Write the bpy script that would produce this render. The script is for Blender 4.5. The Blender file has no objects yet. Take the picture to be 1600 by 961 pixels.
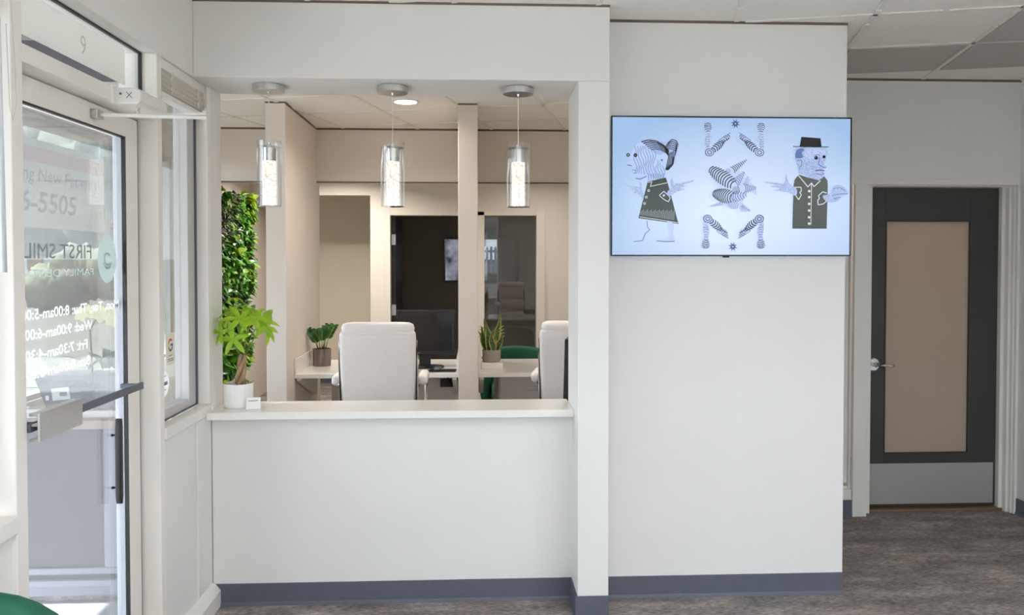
import bpy, bmesh, math, random
from mathutils import Vector, Matrix
R = math.radians
PI = math.pi
scn = bpy.context.scene
COL = scn.collection
EXPO = 0.12

def sr(r, g, b):
    f = lambda c: (c / 255 / 12.92) if c / 255 <= 0.04045 else ((c / 255 + 0.055) / 1.055) ** 2.4
    return (f(r), f(g), f(b))

# ------------------------------------------------------------------ materials
def nodes(name):
    m = bpy.data.materials.new(name); m.use_nodes = True
    nt = m.node_tree
    for n in list(nt.nodes): nt.nodes.remove(n)
    out = nt.nodes.new('ShaderNodeOutputMaterial')
    return m, nt, out

def mat(name, c, rough=0.5, metal=0.0, var=0.0, scale=20.0, bump=0.0, c2=None, stretch=None, coat=0.0, spec=0.5, sub=0.0, detail=3.0, trans=0.0):
    m, nt, out = nodes(name)
    p = nt.nodes.new('ShaderNodeBsdfPrincipled')
    p.inputs['Base Color'].default_value = (*c, 1); p.inputs['Roughness'].default_value = rough
    p.inputs['Metallic'].default_value = metal; p.inputs['Coat Weight'].default_value = coat
    p.inputs['Specular IOR Level'].default_value = spec
    tc = nt.nodes.new('ShaderNodeTexCoord'); mp = nt.nodes.new('ShaderNodeMapping')
    if stretch: mp.inputs['Scale'].default_value = stretch
    nt.links.new(tc.outputs['Object'], mp.inputs['Vector'])
    nz = nt.nodes.new('ShaderNodeTexNoise'); nz.inputs['Scale'].default_value = scale; nz.inputs['Detail'].default_value = detail
    nt.links.new(mp.outputs['Vector'], nz.inputs['Vector'])
    if var > 0 or c2:
        rp = nt.nodes.new('ShaderNodeValToRGB')
        lo = c2 if c2 else tuple(x * (1 - var) for x in c)
        rp.color_ramp.elements[0].position = 0.32; rp.color_ramp.elements[1].position = 0.68
        rp.color_ramp.elements[0].color = (*lo, 1); rp.color_ramp.elements[1].color = (*c, 1)
        nt.links.new(nz.outputs['Fac'], rp.inputs['Fac']); nt.links.new(rp.outputs['Color'], p.inputs['Base Color'])
    if bump > 0:
        b = nt.nodes.new('ShaderNodeBump'); b.inputs['Strength'].default_value = bump; b.inputs['Distance'].default_value = 0.004
        nt.links.new(nz.outputs['Fac'], b.inputs['Height']); nt.links.new(b.outputs['Normal'], p.inputs['Normal'])
    if trans > 0:
        t = nt.nodes.new('ShaderNodeBsdfTranslucent'); t.inputs['Color'].default_value = (*c, 1)
        mx = nt.nodes.new('ShaderNodeMixShader'); mx.inputs[0].default_value = trans
        nt.links.new(p.outputs[0], mx.inputs[1]); nt.links.new(t.outputs[0], mx.inputs[2]); nt.links.new(mx.outputs[0], out.inputs['Surface'])
    else:
        nt.links.new(p.outputs[0], out.inputs['Surface'])
    return m

def glass(name, tint=(0.96, 0.97, 0.96), f0=0.04, gain=1.0, film=0.0, filmc=(0.9, 0.9, 0.9)):
    m, nt, out = nodes(name)
    tr = nt.nodes.new('ShaderNodeBsdfTransparent'); tr.inputs['Color'].default_value = (*tint, 1)
    gl = nt.nodes.new('ShaderNodeBsdfGlossy'); gl.inputs['Roughness'].default_value = 0.0
    lw = nt.nodes.new('ShaderNodeLayerWeight'); lw.inputs['Blend'].default_value = 0.5
    pw = nt.nodes.new('ShaderNodeMath'); pw.operation = 'POWER'; pw.inputs[1].default_value = 5.0
    ma = nt.nodes.new('ShaderNodeMath'); ma.operation = 'MULTIPLY_ADD'; ma.use_clamp = True
    ma.inputs[1].default_value = (1 - f0) * gain; ma.inputs[2].default_value = f0 * gain
    nt.links.new(lw.outputs['Facing'], pw.inputs[0]); nt.links.new(pw.outputs[0], ma.inputs[0])
    mx = nt.nodes.new('ShaderNodeMixShader')
    nt.links.new(ma.outputs[0], mx.inputs[0]); nt.links.new(tr.outputs[0], mx.inputs[1]); nt.links.new(gl.outputs[0], mx.inputs[2])
    last = mx
    if film > 0:
        d = nt.nodes.new('ShaderNodeBsdfDiffuse'); d.inputs['Color'].default_value = (*filmc, 1)
        t2 = nt.nodes.new('ShaderNodeBsdfTranslucent'); t2.inputs['Color'].default_value = (*filmc, 1)
        m3 = nt.nodes.new('ShaderNodeMixShader'); m3.inputs[0].default_value = 0.5
        nt.links.new(d.outputs[0], m3.inputs[1]); nt.links.new(t2.outputs[0], m3.inputs[2])
        m2 = nt.nodes.new('ShaderNodeMixShader'); m2.inputs[0].default_value = film
        nt.links.new(mx.outputs[0], m2.inputs[1]); nt.links.new(m3.outputs[0], m2.inputs[2]); last = m2
    nt.links.new(last.outputs[0], out.inputs['Surface'])
    return m

def emis(name, c, s=1.0, c2=None, wave=None, noise=None):
    m, nt, out = nodes(name)
    e = nt.nodes.new('ShaderNodeEmission'); e.inputs['Color'].default_value = (*c, 1); e.inputs['Strength'].default_value = s
    if c2:
        tc = nt.nodes.new('ShaderNodeTexCoord')
        rp = nt.nodes.new('ShaderNodeValToRGB')
        rp.color_ramp.elements[0].color = (*c, 1); rp.color_ramp.elements[1].color = (*c2, 1)
        if wave:
            w = nt.nodes.new('ShaderNodeTexWave'); w.inputs['Scale'].default_value = wave[0]; w.inputs['Distortion'].default_value = wave[1]
            w.inputs['Detail Scale'].default_value = wave[2]; w.inputs['Detail'].default_value = 1.0
            w.bands_direction = wave[3] if len(wave) > 3 else 'X'
            rp.color_ramp.elements[0].position = wave[4] if len(wave) > 4 else 0.35
            rp.color_ramp.elements[1].position = (wave[4] if len(wave) > 4 else 0.35) + 0.25
            nt.links.new(tc.outputs['Object'], w.inputs['Vector']); nt.links.new(w.outputs['Fac'], rp.inputs['Fac'])
        else:
            n = nt.nodes.new('ShaderNodeTexNoise'); n.inputs['Scale'].default_value = noise or 20
            nt.links.new(tc.outputs['Object'], n.inputs['Vector']); nt.links.new(n.outputs['Fac'], rp.inputs['Fac'])
            rp.color_ramp.elements[0].position = 0.4; rp.color_ramp.elements[1].position = 0.6
        nt.links.new(rp.outputs['Color'], e.inputs['Color'])
    nt.links.new(e.outputs[0], out.inputs['Surface'])
    return m

M = {}
M['paint'] = mat('wall paint', sr(230, 228, 225), 0.55, var=0.02, scale=3, bump=0.02)
M['white'] = mat('white trim paint', sr(232, 229, 224), 0.35, var=0.02, scale=6)
M['frame'] = mat('white storefront frame', sr(236, 231, 224), 0.35, var=0.02, scale=6)
M['alu'] = mat('grey window frame', sr(196, 192, 190), 0.4, var=0.04, scale=8)
M['tile'] = mat('ceiling tile', sr(238, 235, 228), 0.9, var=0.05, scale=90, bump=0.15)
M['tee'] = mat('ceiling grid', sr(228, 225, 218), 0.5, var=0.02, scale=8)
M['ventm'] = mat('perforated vent', sr(196, 193, 187), 0.8, var=0.25, scale=160)
M['base'] = mat('grey rubber base', sr(92, 96, 108), 0.45, var=0.08, scale=30)
M['shadowgap'] = mat('shadow gap strip', sr(112, 100, 90), 0.8, var=0.1, scale=20)
M['quartz'] = mat('white quartz', sr(240, 236, 230), 0.22, var=0.03, scale=60)
M['beige'] = mat('beige office paint', sr(224, 214, 204), 0.55, var=0.02, scale=3, bump=0.02)
M['chrome'] = mat('chrome', (0.75, 0.75, 0.76), 0.12, 1.0, var=0.05, scale=20)
M['nickel'] = mat('brushed nickel', (0.66, 0.65, 0.64), 0.32, 1.0, var=0.2, scale=60, stretch=(1, 1, 30))
M['steel'] = mat('brushed steel', (0.50, 0.485, 0.475), 0.5, 0.6, var=0.15, scale=40, stretch=(1, 30, 30))
M['black'] = mat('black plastic', sr(26, 26, 28), 0.4, var=0.1, scale=40)
M['blackgloss'] = mat('glossy black', sr(16, 16, 18), 0.12, var=0.1, scale=20)
M['charcoal'] = mat('charcoal door paint', sr(58, 56, 53), 0.45, var=0.06, scale=12)
M['leather'] = mat('white leather', sr(244, 236, 232), 0.42, var=0.03, scale=60, bump=0.08)
M['green'] = mat('green upholstery', sr(18, 92, 68), 0.7, var=0.15, scale=40, bump=0.1)
M['ceramic'] = mat('white ceramic', sr(240, 236, 232), 0.3, var=0.02, scale=20)
M['soil'] = mat('soil', sr(62, 46, 36), 0.95, var=0.5, scale=120, bump=0.6)
M['trunk'] = mat('pale trunk bark', sr(178, 146, 112), 0.8, var=0.35, scale=60, bump=0.4, stretch=(1, 1, 0.2))
M['leafbright'] = mat('bright leaf', sr(176, 206, 52), 0.42, c2=sr(122, 176, 36), scale=14, trans=0.25)
M['stemgreen'] = mat('green stem', sr(150, 178, 66), 0.5, var=0.2, scale=30)
M['leafdark'] = mat('dark leaf', sr(62, 116, 48), 0.35, c2=sr(34, 78, 34), scale=16, trans=0.12)
M['leafmid'] = mat('mid leaf', sr(98, 160, 46), 0.4, c2=sr(58, 118, 36), scale=16, trans=0.15)
M['leaflime'] = mat('lime leaf', sr(168, 190, 52), 0.4, c2=sr(100, 148, 36), scale=12, trans=0.2)
M['leafgrey'] = mat('grey green leaf', sr(128, 146, 114), 0.5, c2=sr(76, 92, 66), scale=18, trans=0.1)
M['leafrust'] = mat('rust leaf', sr(96, 66, 48), 0.5, c2=sr(52, 40, 30), scale=18, trans=0.1)
M['ribpot'] = mat('ribbed brown grey pot', sr(126, 112, 108), 0.7, c2=sr(88, 78, 78), scale=50, stretch=(1, 1, 0.15))
M['greypot'] = mat('taupe pot', sr(158, 146, 136), 0.7, var=0.06, scale=30)
M['card'] = mat('white card', sr(242, 240, 236), 0.5, var=0.02, scale=20)
M['glass'] = glass('clear glass')
M['doorglass'] = glass('storefront glass', gain=1.3, film=0.08)
M['officeglass'] = glass('office glass', (0.9, 0.9, 0.9), gain=2.2)
M['lampglass'] = glass('lamp glass', (0.985, 0.985, 0.985), f0=0.05, gain=1.3)
M['plateglass'] = glass('plain glass', (0.93, 0.95, 0.94), gain=1.0)
M['frost'] = mat('frosted beige glass', sr(196, 182, 168), 0.3, var=0.03, scale=4, trans=0.35)
M['rod'] = emis('lit bubble crystal', (0.42, 0.37, 0.28), 1.7, c2=(1.0, 0.95, 0.86), noise=150)
M['lens'] = emis('lit lens', (1.0, 0.90, 0.76), 12.0)
M['darkwall'] = mat('dark room paint', sr(152, 145, 132), 0.8, var=0.05, scale=5)
M['lawn'] = mat('grass lawn', sr(45, 43, 34), 0.95, c2=sr(34, 34, 26), scale=2.5, bump=0.3, detail=8)
M['concrete'] = mat('pale concrete', sr(146, 146, 149), 0.9, var=0.08, scale=5, detail=6)
M['bounceslab'] = mat('pale light bounce slab', sr(236, 234, 230), 0.9, var=0.06, scale=4)  # very pale so the added ground outside bounces light indoors
M['siding'] = mat('grey exterior panel', sr(60, 55, 66), 0.6, var=0.06, scale=8)
M['sidetrim'] = mat('pale exterior trim', sr(118, 120, 134), 0.5, var=0.05, scale=8)
M['wood'] = mat('weathered wood cap', sr(150, 132, 122), 0.7, var=0.25, scale=14, stretch=(0.3, 4, 4))
M['fencewhite'] = mat('white fence', sr(156, 158, 166), 0.5, var=0.03, scale=5)
M['post'] = mat('orange wood post', sr(96, 66, 48), 0.8, var=0.2, scale=12)
M['banner'] = mat('banner cloth', sr(206, 206, 198), 0.9, var=0.03, scale=4, trans=0.4)
M['bannerred'] = mat('faded red band', sr(206, 160, 150), 0.9, var=0.1, scale=6)
M['bannertext'] = mat('grey banner ink', sr(112, 112, 106), 0.9, var=0.05, scale=6)
M['ink'] = mat('grey logo vinyl', sr(112, 118, 118), 0.6, var=0.05, scale=20)
M['inkclear'] = mat('grey see-through vinyl', sr(120, 126, 126), 0.6, var=0.05, scale=20, trans=0.5)
M['inkteal'] = mat('teal logo vinyl', sr(190, 204, 198), 0.6, var=0.05, scale=20, trans=0.5)
M['inkteal2'] = mat('deeper teal vinyl', sr(166, 188, 184), 0.6, var=0.05, scale=20, trans=0.5)
M['vinyl'] = mat('white vinyl', sr(250, 250, 248), 0.5, var=0.02, scale=20, trans=0.5)
M['planter'] = mat('dark blue planter', sr(64, 70, 86), 0.5, var=0.1, scale=20)
M['petal'] = mat('pale petal', sr(232, 238, 186), 0.6, c2=sr(250, 248, 226), scale=30, trans=0.3)
M['orchidleaf'] = mat('blue green leaf', sr(110, 142, 132), 0.45, c2=sr(84, 118, 108), scale=20)
M['wand'] = mat('clear plastic', sr(214, 218, 222), 0.1, var=0.03, scale=20, coat=0.6)
M['cord'] = mat('cord', sr(196, 192, 188), 0.4, var=0.05, scale=40)
M['foliage'] = mat('tree foliage', sr(62, 66, 54), 0.9, c2=sr(42, 48, 38), scale=3.5, bump=0.8, detail=8)
M['bushgreen'] = mat('bush foliage', sr(70, 73, 50), 0.9, c2=sr(52, 56, 37), scale=6, bump=0.8, detail=8)
M['bark'] = mat('tree bark', sr(96, 80, 66), 0.9, var=0.4, scale=20)
M['roofing'] = mat('soffit panel', sr(150, 150, 148), 0.8, var=0.05, scale=5)

def carpet():
    m, nt, out = nodes('mottled carpet')
    p = nt.nodes.new('ShaderNodeBsdfPrincipled'); p.inputs['Roughness'].default_value = 1.0; p.inputs['Specular IOR Level'].default_value = 0.1
    tc = nt.nodes.new('ShaderNodeTexCoord')
    def noise(sc, st, det=6):
        mp = nt.nodes.new('ShaderNodeMapping'); mp.inputs['Scale'].default_value = st
        n = nt.nodes.new('ShaderNodeTexNoise'); n.inputs['Scale'].default_value = sc; n.inputs['Detail'].default_value = det; n.inputs['Roughness'].default_value = 0.65
        nt.links.new(tc.outputs['Object'], mp.inputs['Vector']); nt.links.new(mp.outputs['Vector'], n.inputs['Vector']); return n
    a = noise(3.2, (1, 2.6, 1)); b = noise(60, (0.5, 2.2, 1), 3); c = noise(1.6, (1, 1.6, 1))
    ra = nt.nodes.new('ShaderNodeValToRGB')
    ra.color_ramp.elements[0].position = 0.34; ra.color_ramp.elements[1].position = 0.7
    ra.color_ramp.elements[0].color = (*sr(122, 117, 116), 1); ra.color_ramp.elements[1].color = (*sr(184, 175, 167), 1)
    e = ra.color_ramp.elements.new(0.52); e.color = (*sr(148, 143, 140), 1)
    nt.links.new(a.outputs['Fac'], ra.inputs['Fac'])
    rb = nt.nodes.new('ShaderNodeValToRGB')
    rb.color_ramp.elements[0].position = 0.36; rb.color_ramp.elements[1].position = 0.64
    rb.color_ramp.elements[0].color = (0.55, 0.55, 0.56, 1); rb.color_ramp.elements[1].color = (1.35, 1.33, 1.33, 1)
    nt.links.new(b.outputs['Fac'], rb.inputs['Fac'])
    mu = nt.nodes.new('ShaderNodeMix'); mu.data_type = 'RGBA'; mu.blend_type = 'MULTIPLY'; mu.inputs['Factor'].default_value = 1.0
    nt.links.new(ra.outputs['Color'], mu.inputs[6]); nt.links.new(rb.outputs['Color'], mu.inputs[7])
    rc = nt.nodes.new('ShaderNodeValToRGB')
    rc.color_ramp.elements[0].position = 0.4; rc.color_ramp.elements[1].position = 0.65
    rc.color_ramp.elements[0].color = (0.86, 0.87, 0.9, 1); rc.color_ramp.elements[1].color = (1.08, 1.0, 0.95, 1)
    nt.links.new(c.outputs['Fac'], rc.inputs['Fac'])
    m2 = nt.nodes.new('ShaderNodeMix'); m2.data_type = 'RGBA'; m2.blend_type = 'MULTIPLY'; m2.inputs['Factor'].default_value = 1.0
    nt.links.new(mu.outputs[2], m2.inputs[6]); nt.links.new(rc.outputs['Color'], m2.inputs[7])
    nt.links.new(m2.outputs[2], p.inputs['Base Color'])
    bp = nt.nodes.new('ShaderNodeBump'); bp.inputs['Strength'].default_value = 0.5; bp.inputs['Distance'].default_value = 0.004
    nt.links.new(b.outputs['Fac'], bp.inputs['Height']); nt.links.new(bp.outputs['Normal'], p.inputs['Normal'])
    nt.links.new(p.outputs[0], out.inputs['Surface'])
    return m
M['carpet'] = carpet()

# ------------------------------------------------------------------ mesh builder
def basis(d):
    d = Vector(d).normalized()
    up = Vector((0, 0, 1)) if abs(d.z) < 0.95 else Vector((1, 0, 0))
    a = d.cross(up).normalized(); b = a.cross(d).normalized()
    return a, b

class MB:
    def __init__(self): self.v = []; self.f = []; self.mi = []; self.cur = 0
    def add(self, vs, fs):
        o = len(self.v); self.v += [Vector(x) for x in vs]
        for f in fs: self.f.append([i + o for i in f]); self.mi.append(self.cur)
        return self
    def box(self, x0, x1, y0, y1, z0, z1):
        vs = [(x0, y0, z0), (x1, y0, z0), (x1, y1, z0), (x0, y1, z0), (x0, y0, z1), (x1, y0, z1), (x1, y1, z1), (x0, y1, z1)]
        return self.add(vs, [(3, 2, 1, 0), (4, 5, 6, 7), (0, 1, 5, 4), (1, 2, 6, 5), (2, 3, 7, 6), (3, 0, 4, 7)])
    def obox(self, c, u, v, w):   # oriented box: centre, half vectors
        c, u, v, w = Vector(c), Vector(u), Vector(v), Vector(w)
        s = [(-1, -1, -1), (1, -1, -1), (1, 1, -1), (-1, 1, -1), (-1, -1, 1), (1, -1, 1), (1, 1, 1), (-1, 1, 1)]
        return self.add([c + u * a + v * b + w * d for a, b, d in s], [(3, 2, 1, 0), (4, 5, 6, 7), (0, 1, 5, 4), (1, 2, 6, 5), (2, 3, 7, 6), (3, 0, 4, 7)])
    def tube(self, pts, r, n=10, caps=True):
        pts = [Vector(p) for p in pts]; rs = r if isinstance(r, (list, tuple)) else [r] * len(pts)
        rings = []; a = None
        for i, p in enumerate(pts):
            d = (pts[min(i + 1, len(pts) - 1)] - pts[max(i - 1, 0)])
            if d.length < 1e-9: d = Vector((0, 0, 1))
            d.normalize()
            if a is None: a, b = basis(d)
            else:
                a = (a - d * a.dot(d)).normalized(); b = d.cross(a)
            rings.append([p + (a * math.cos(2 * PI * k / n) + b * math.sin(2 * PI * k / n)) * rs[i] for k in range(n)])
        vs = [q for ring in rings for q in ring]; fs = []
        for i in range(len(pts) - 1):
            for k in range(n):
                k2 = (k + 1) % n
                fs.append((i * n + k, i * n + k2, (i + 1) * n + k2, (i + 1) * n + k))
        if caps: fs += [tuple(range(n))[::-1], tuple((len(pts) - 1) * n + k for k in range(n))]
        return self.add(vs, fs)
    def lathe(self, prof, c=(0, 0, 0), n=32):   # prof: (r, z) list
        c = Vector(c); vs = []; fs = []
        for r, z in prof:
            for k in range(n): vs.append(c + Vector((r * math.cos(2 * PI * k / n), r * math.sin(2 * PI * k / n), z)))
        for i in range(len(prof) - 1):
            for k in range(n):
                k2 = (k + 1) % n
                fs.append((i * n + k, i * n + k2, (i + 1) * n + k2, (i + 1) * n + k))
        return self.add(vs, fs)
    def loft(self, secs, caps=True):
        n = len(secs[0]); vs = [p for s in secs for p in s]; fs = []
        for i in range(len(secs) - 1):
            for k in range(n):
                k2 = (k + 1) % n
                fs.append((i * n + k, i * n + k2, (i + 1) * n + k2, (i + 1) * n + k))
        if caps: fs += [tuple(range(n))[::-1], tuple((len(secs) - 1) * n + k for k in range(n))]
        return self.add(vs, fs)
    def prism(self, pts, d):   # planar polygon extruded by vector d
        pts = [Vector(p) for p in pts]; d = Vector(d); n = len(pts)
        vs = pts + [p + d for p in pts]
        fs = [tuple(range(n))[::-1], tuple(range(n, 2 * n))] + [(k, (k + 1) % n, n + (k + 1) % n, n + k) for k in range(n)]
        return self.add(vs, fs)
    def leaf(self, p, d, nrm, L, W, bend=0.3, n=5, fold=0.25, tip=1.0):
        p, d = Vector(p), Vector(d).normalized(); nrm = Vector(nrm); nrm = (nrm - d * nrm.dot(d))
        if nrm.length < 1e-6: nrm = basis(d)[1]
        nrm.normalize(); s = d.cross(nrm)
        vs = []; q = p.copy(); dd = d.copy(); fs = []
        for i in range(n + 1):
            t = i / n
            w = W * 0.5 * (math.sin(PI * t ** 0.8) ** 0.8 if 0 < t < 1 else 0.02) * (1 if t < 0.5 else tip + (1 - tip) * (1 - t) * 2)
            up = s.cross(dd).normalized() * -1
            if up.dot(nrm) < 0: up = -up
            vs += [q + s * w + up * w * fold, q, q - s * w + up * w * fold]
            q = q + dd * (L / n); dd = (dd - nrm * (bend / n)).normalized()
        for i in range(n):
            a, b = i * 3, (i + 1) * 3
            fs += [(a, a + 1, b + 1, b), (a + 1, a + 2, b + 2, b + 1)]
        return self.add(vs, fs)
    def blob(self, c, r, seed=0, amp=0.25, sub=3, sq=(1, 1, 1)):
        bm = bmesh.new(); bmesh.ops.create_icosphere(bm, subdivisions=sub, radius=1)
        from mathutils import noise as N
        vs = []
        for v in bm.verts:
            k = 1 + amp * N.noise(v.co * 2.2 + Vector((seed * 7.3, seed * 3.1, 0))) + amp * 0.6 * N.noise(v.co * 6 + Vector((seed, 0, seed)))
            vs.append(Vector(c) + Vector((v.co.x * sq[0], v.co.y * sq[1], v.co.z * sq[2])) * r * k)
        fs = [[x.index for x in f.verts] for f in bm.faces]; bm.free()
        return self.add(vs, fs)
    def build(self, name, m, parent=None, bevel=0.0, smooth=False, sub=0, seg=2):
        me = bpy.data.meshes.new(name)
        off = Vector(parent_world(parent)) if parent is not None else Vector()
        me.from_pydata([v - off for v in self.v], [], self.f)
        ms = m if isinstance(m, (list, tuple)) else [m]
        for k in ms: me.materials.append(k)
        if len(ms) > 1:
            for p, i in zip(me.polygons, self.mi): p.material_index = i
        bm = bmesh.new(); bm.from_mesh(me); bmesh.ops.recalc_face_normals(bm, faces=bm.faces); bm.to_mesh(me); bm.free()
        o = bpy.data.objects.new(name, me); COL.objects.link(o)
        if parent is not None: o.parent = parent
        if smooth or sub:
            for p in me.polygons: p.use_smooth = True
        if bevel > 0:
            b = o.modifiers.new('b', 'BEVEL'); b.width = bevel; b.segments = seg; b.limit_method = 'ANGLE'; b.angle_limit = R(40); b.harden_normals = False
        if sub:
            s = o.modifiers.new('s', 'SUBSURF'); s.levels = sub; s.render_levels = sub
        if smooth == 'auto':
            me.set_sharp_from_angle(angle=R(35))
        return o

def parent_world(o):
    p = Vector()
    while o is not None: p = p + o.location; o = o.parent
    return p

def empty(name, loc=(0, 0, 0), label=None, cat=None, group=None, kind=None):
    o = bpy.data.objects.new(name, None); COL.objects.link(o); o.location = loc; o.empty_display_size = 0.1
    return tag(o, label, cat, group, kind)
def tag(o, label=None, cat=None, group=None, kind=None):
    if label: o['label'] = label
    if cat: o['category'] = cat
    if group: o['group'] = group
    if kind: o['kind'] = kind
    return o
def struct(o, label, cat): return tag(o, label, cat, None, 'structure')
def copy_tree(o, parent=None):
    c = o.copy(); COL.objects.link(c)
    if parent is not None: c.parent = parent
    for ch in list(o.children): copy_tree(ch, c)
    return c

def rrect(cx, cy, hx, hy, r, z, n=4, tilt=0.0):   # rounded rectangle section at height z
    pts = []; r = min(r, hx, hy)
    for (sx, sy, a0) in ((1, 1, 0), (-1, 1, 90), (-1, -1, 180), (1, -1, 270)):
        for k in range(n + 1):
            a = R(a0 + 90 * k / n)
            pts.append(Vector((cx + sx * (hx - r) + r * math.cos(a), cy + sy * (hy - r) + r * math.sin(a), z)))
    return pts

def text_into(mb, s, org, ux, uy, height, depth=0.0006, width=None, space=1.0, shear=0.0, nrm=None, centre=False, bold=0.0):
    """flat lettering: origin of the baseline, unit direction of the line, unit up; height is the cap height"""
    cu = bpy.data.curves.new('lettering', 'FONT'); cu.body = s; cu.size = 1.0; cu.space_character = space; cu.shear = shear
    cu.resolution_u = 3; cu.offset = bold
    ob = bpy.data.objects.new('lettering', cu); COL.objects.link(ob)
    dg = bpy.context.evaluated_depsgraph_get(); ev = ob.evaluated_get(dg); me = ev.to_mesh()
    vs = [v.co.copy() for v in me.vertices]; fs = [list(p.vertices) for p in me.polygons]
    ev.to_mesh_clear(); bpy.data.objects.remove(ob); bpy.data.curves.remove(cu)
    if not vs: return 0
    cap = 0.70
    k = height / cap
    x0 = min(v.x for v in vs); x1 = max(v.x for v in vs)
    kx = width / (x1 - x0) if width else k
    sh = (x1 + x0) / 2 if centre else x0
    ux, uy, org = Vector(ux), Vector(uy), Vector(org)
    nn = Vector(nrm) if nrm else ux.cross(uy)
    mb.add([org + ux * ((v.x - sh) * kx) + uy * (v.y * k) + nn * depth for v in vs], fs)
    return (x1 - x0) * kx

# ------------------------------------------------------------------ camera
cam = bpy.data.cameras.new('camera'); camo = bpy.data.objects.new('camera', cam); COL.objects.link(camo)
HC = 1.6025
camo.location = (0, 0, HC); camo.rotation_euler = (R(90 - 1.3199), 0, R(-2.7548))
cam.sensor_width = 36; cam.lens = 1269.37 / 1600 * 36; cam.shift_y = -(480.5 - 434.71) / 1600
cam.clip_start = 0.02; cam.clip_end = 300
scn.camera = camo
CZ = 2.72

# ------------------------------------------------------------------ room shell
struct(MB().box(-1.36, 3.6, -2.36, 9.42, -0.06, 0).box(-2.62, -1.36, 3.95, 9.42, -0.06, 0).box(-2.62, 1.9, 9.42, 11.7, -0.06, 0).build('floor', M['carpet']),
       'mottled grey brown carpet floor', 'floor')
struct(MB().box(-1.36, 3.6, -2.36, 3.95, CZ, CZ + 0.08).box(-2.62, 3.6, 3.95, 9.42, CZ, CZ + 0.08).box(-2.62, 3.6, 9.42, 11.7, CZ, CZ + 0.08).build('ceiling', M['tile']),
       'white acoustic tile ceiling', 'ceiling')

TA = 0.24773
A_ = Vector((math.sin(TA), math.cos(TA))); B_ = Vector((math.cos(TA), -math.sin(TA)))
rects = [(-1.2, 3.415, -2.2, 3.57), (0.603, 3.415, 3.57, 3.785), (1.77, 3.415, 3.785, 4.93), (-2.5, 1.65, 3.935, 7.0)]
def clip(p, d, rc):
    t0, t1 = -50, 50
    for k, (lo, hi) in enumerate(((rc[0], rc[1]), (rc[2], rc[3]))):
        if abs(d[k]) < 1e-9: continue
        a, b = (lo - p[k]) / d[k], (hi - p[k]) / d[k]
        if a > b: a, b = b, a
        t0, t1 = max(t0, a), min(t1, b)
    return (t0, t1) if t1 - t0 > 0.05 else None
g = MB()
B0, A0, ST = 0.272, 4.59, 0.61
for k in range(-14, 15):
    for (p, d, s) in ((B_ * (B0 + ST * k), A_, B_), (A_ * (A0 + ST * k), B_, A_)):
        for rc in rects:
            c = clip(p, d, rc)
            if c:
                a = p + d * (c[0] + 0.012); b = p + d * (c[1] - 0.012); m_ = (a + b) / 2
                h = (b - a).length / 2
                g.obox((m_.x, m_.y, CZ - 0.002), (d.x * h, d.y * h, 0), (s.x * 0.0115, s.y * 0.0115, 0), (0, 0, 0.004))
struct(g.build('trim_1', M['tee']), 'white metal grid of the tiled ceiling', 'ceiling grid')

def ceil_cell(b0, a0):   # world centre of a ceiling cell
    q = B_ * (B0 + ST * (b0 + 0.5)) + A_ * (A0 + ST * (a0 + 0.5)); return q
vents = [(1, 0, 'grey perforated ceiling vent panel directly beside the upper corner of the screen wall'),
         (2, -1, 'grey perforated ceiling vent panel at the upper right, nearer of the two in its row'),
         (2, 0, 'grey perforated ceiling vent panel above the charcoal door, beyond the nearer one')]
for b, a, lab in vents:
    q = ceil_cell(b, a); h = 0.29
    e = empty('ceiling_vent', (q.x, q.y, CZ - 0.006), lab, 'ceiling vent', 'grey ceiling vents')
    fr = MB(); pn = MB()
    U = Vector((B_.x, B_.y, 0)); V = Vector((A_.x, A_.y, 0)); c = Vector((q.x, q.y, CZ - 0.004))
    pn.obox(c, U * (h - 0.018), V * (h - 0.018), (0, 0, 0.0035))
    for s in (-1, 1):
        fr.obox(c + U * s * (h - 0.009), U * 0.009, V * h, (0, 0, 0.005)); fr.obox(c + V * s * (h - 0.009), V * 0.009, U * (h - 0.018), (0, 0, 0.005))
    pn.build('perforated_panel', M['ventm'], e); fr.build('vent_frame', M['ventm'], e)

# walls ------------------------------------------------------------
wl = MB()
wl.box(-1.34, -1.212, 0.45, 2.184, 0, 0.885).box(-1.34, -1.212, -2.2, 0.45, 0, 0.10).box(-1.34, -1.212, 3.215, 3.80, 0, 0.885)
wl.box(-1.36, -1.2, -2.36, 3.95, 2.388, CZ + 0.02)
wl.box(-1.36, -1.2, -2.36, -1.9, 0.885, 2.388)
wl.box(-1.36, -1.2, 3.80, 3.95, 0, 2.388)
struct(wl.build('wall_left', M['paint']), 'white wall of the glazed entrance side', 'wall')
struct(MB().box(-1.2, 0.603, 3.57, 3.935, 2.387, CZ + 0.02).box(0.464, 0.603, 3.57, 3.935, 0, 2.387).build('wall_front', M['paint'], bevel=0.004),
       'white bulkhead and pier framing the reception opening', 'wall')
struct(MB().box(-1.2, 0.464, 3.785, 3.935, 0, 0.878).build('wall_counter', M['paint']), 'white half wall below the reception countertop', 'wall')
struct(MB().box(0.603, 1.77, 3.785, 3.935, 0, CZ + 0.02).build('wall_screen', M['paint'], bevel=0.003), 'white wall that carries the screen', 'wall')
# corridor wall with door 2 and its side window
dw = MB()
dw.box(1.77, 3.42, 4.93, 5.08, 2.091, CZ + 0.02).box(3.415, 3.56, 0.5, 5.08, 0, CZ + 0.02).box(3.415, 3.56, -2.36, 0.5, 2.5, CZ + 0.02).box(3.415, 3.56, -2.36, -1.9, 0, 2.5).box(3.415, 3.56, -1.9, 0.5, 0, 0.1).box(1.65, 1.77, 3.935, 9.3, 0, CZ + 0.02)
struct(dw.build('wall_right', M['paint']), 'pale wall of the side corridor with the charcoal door', 'wall')
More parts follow.
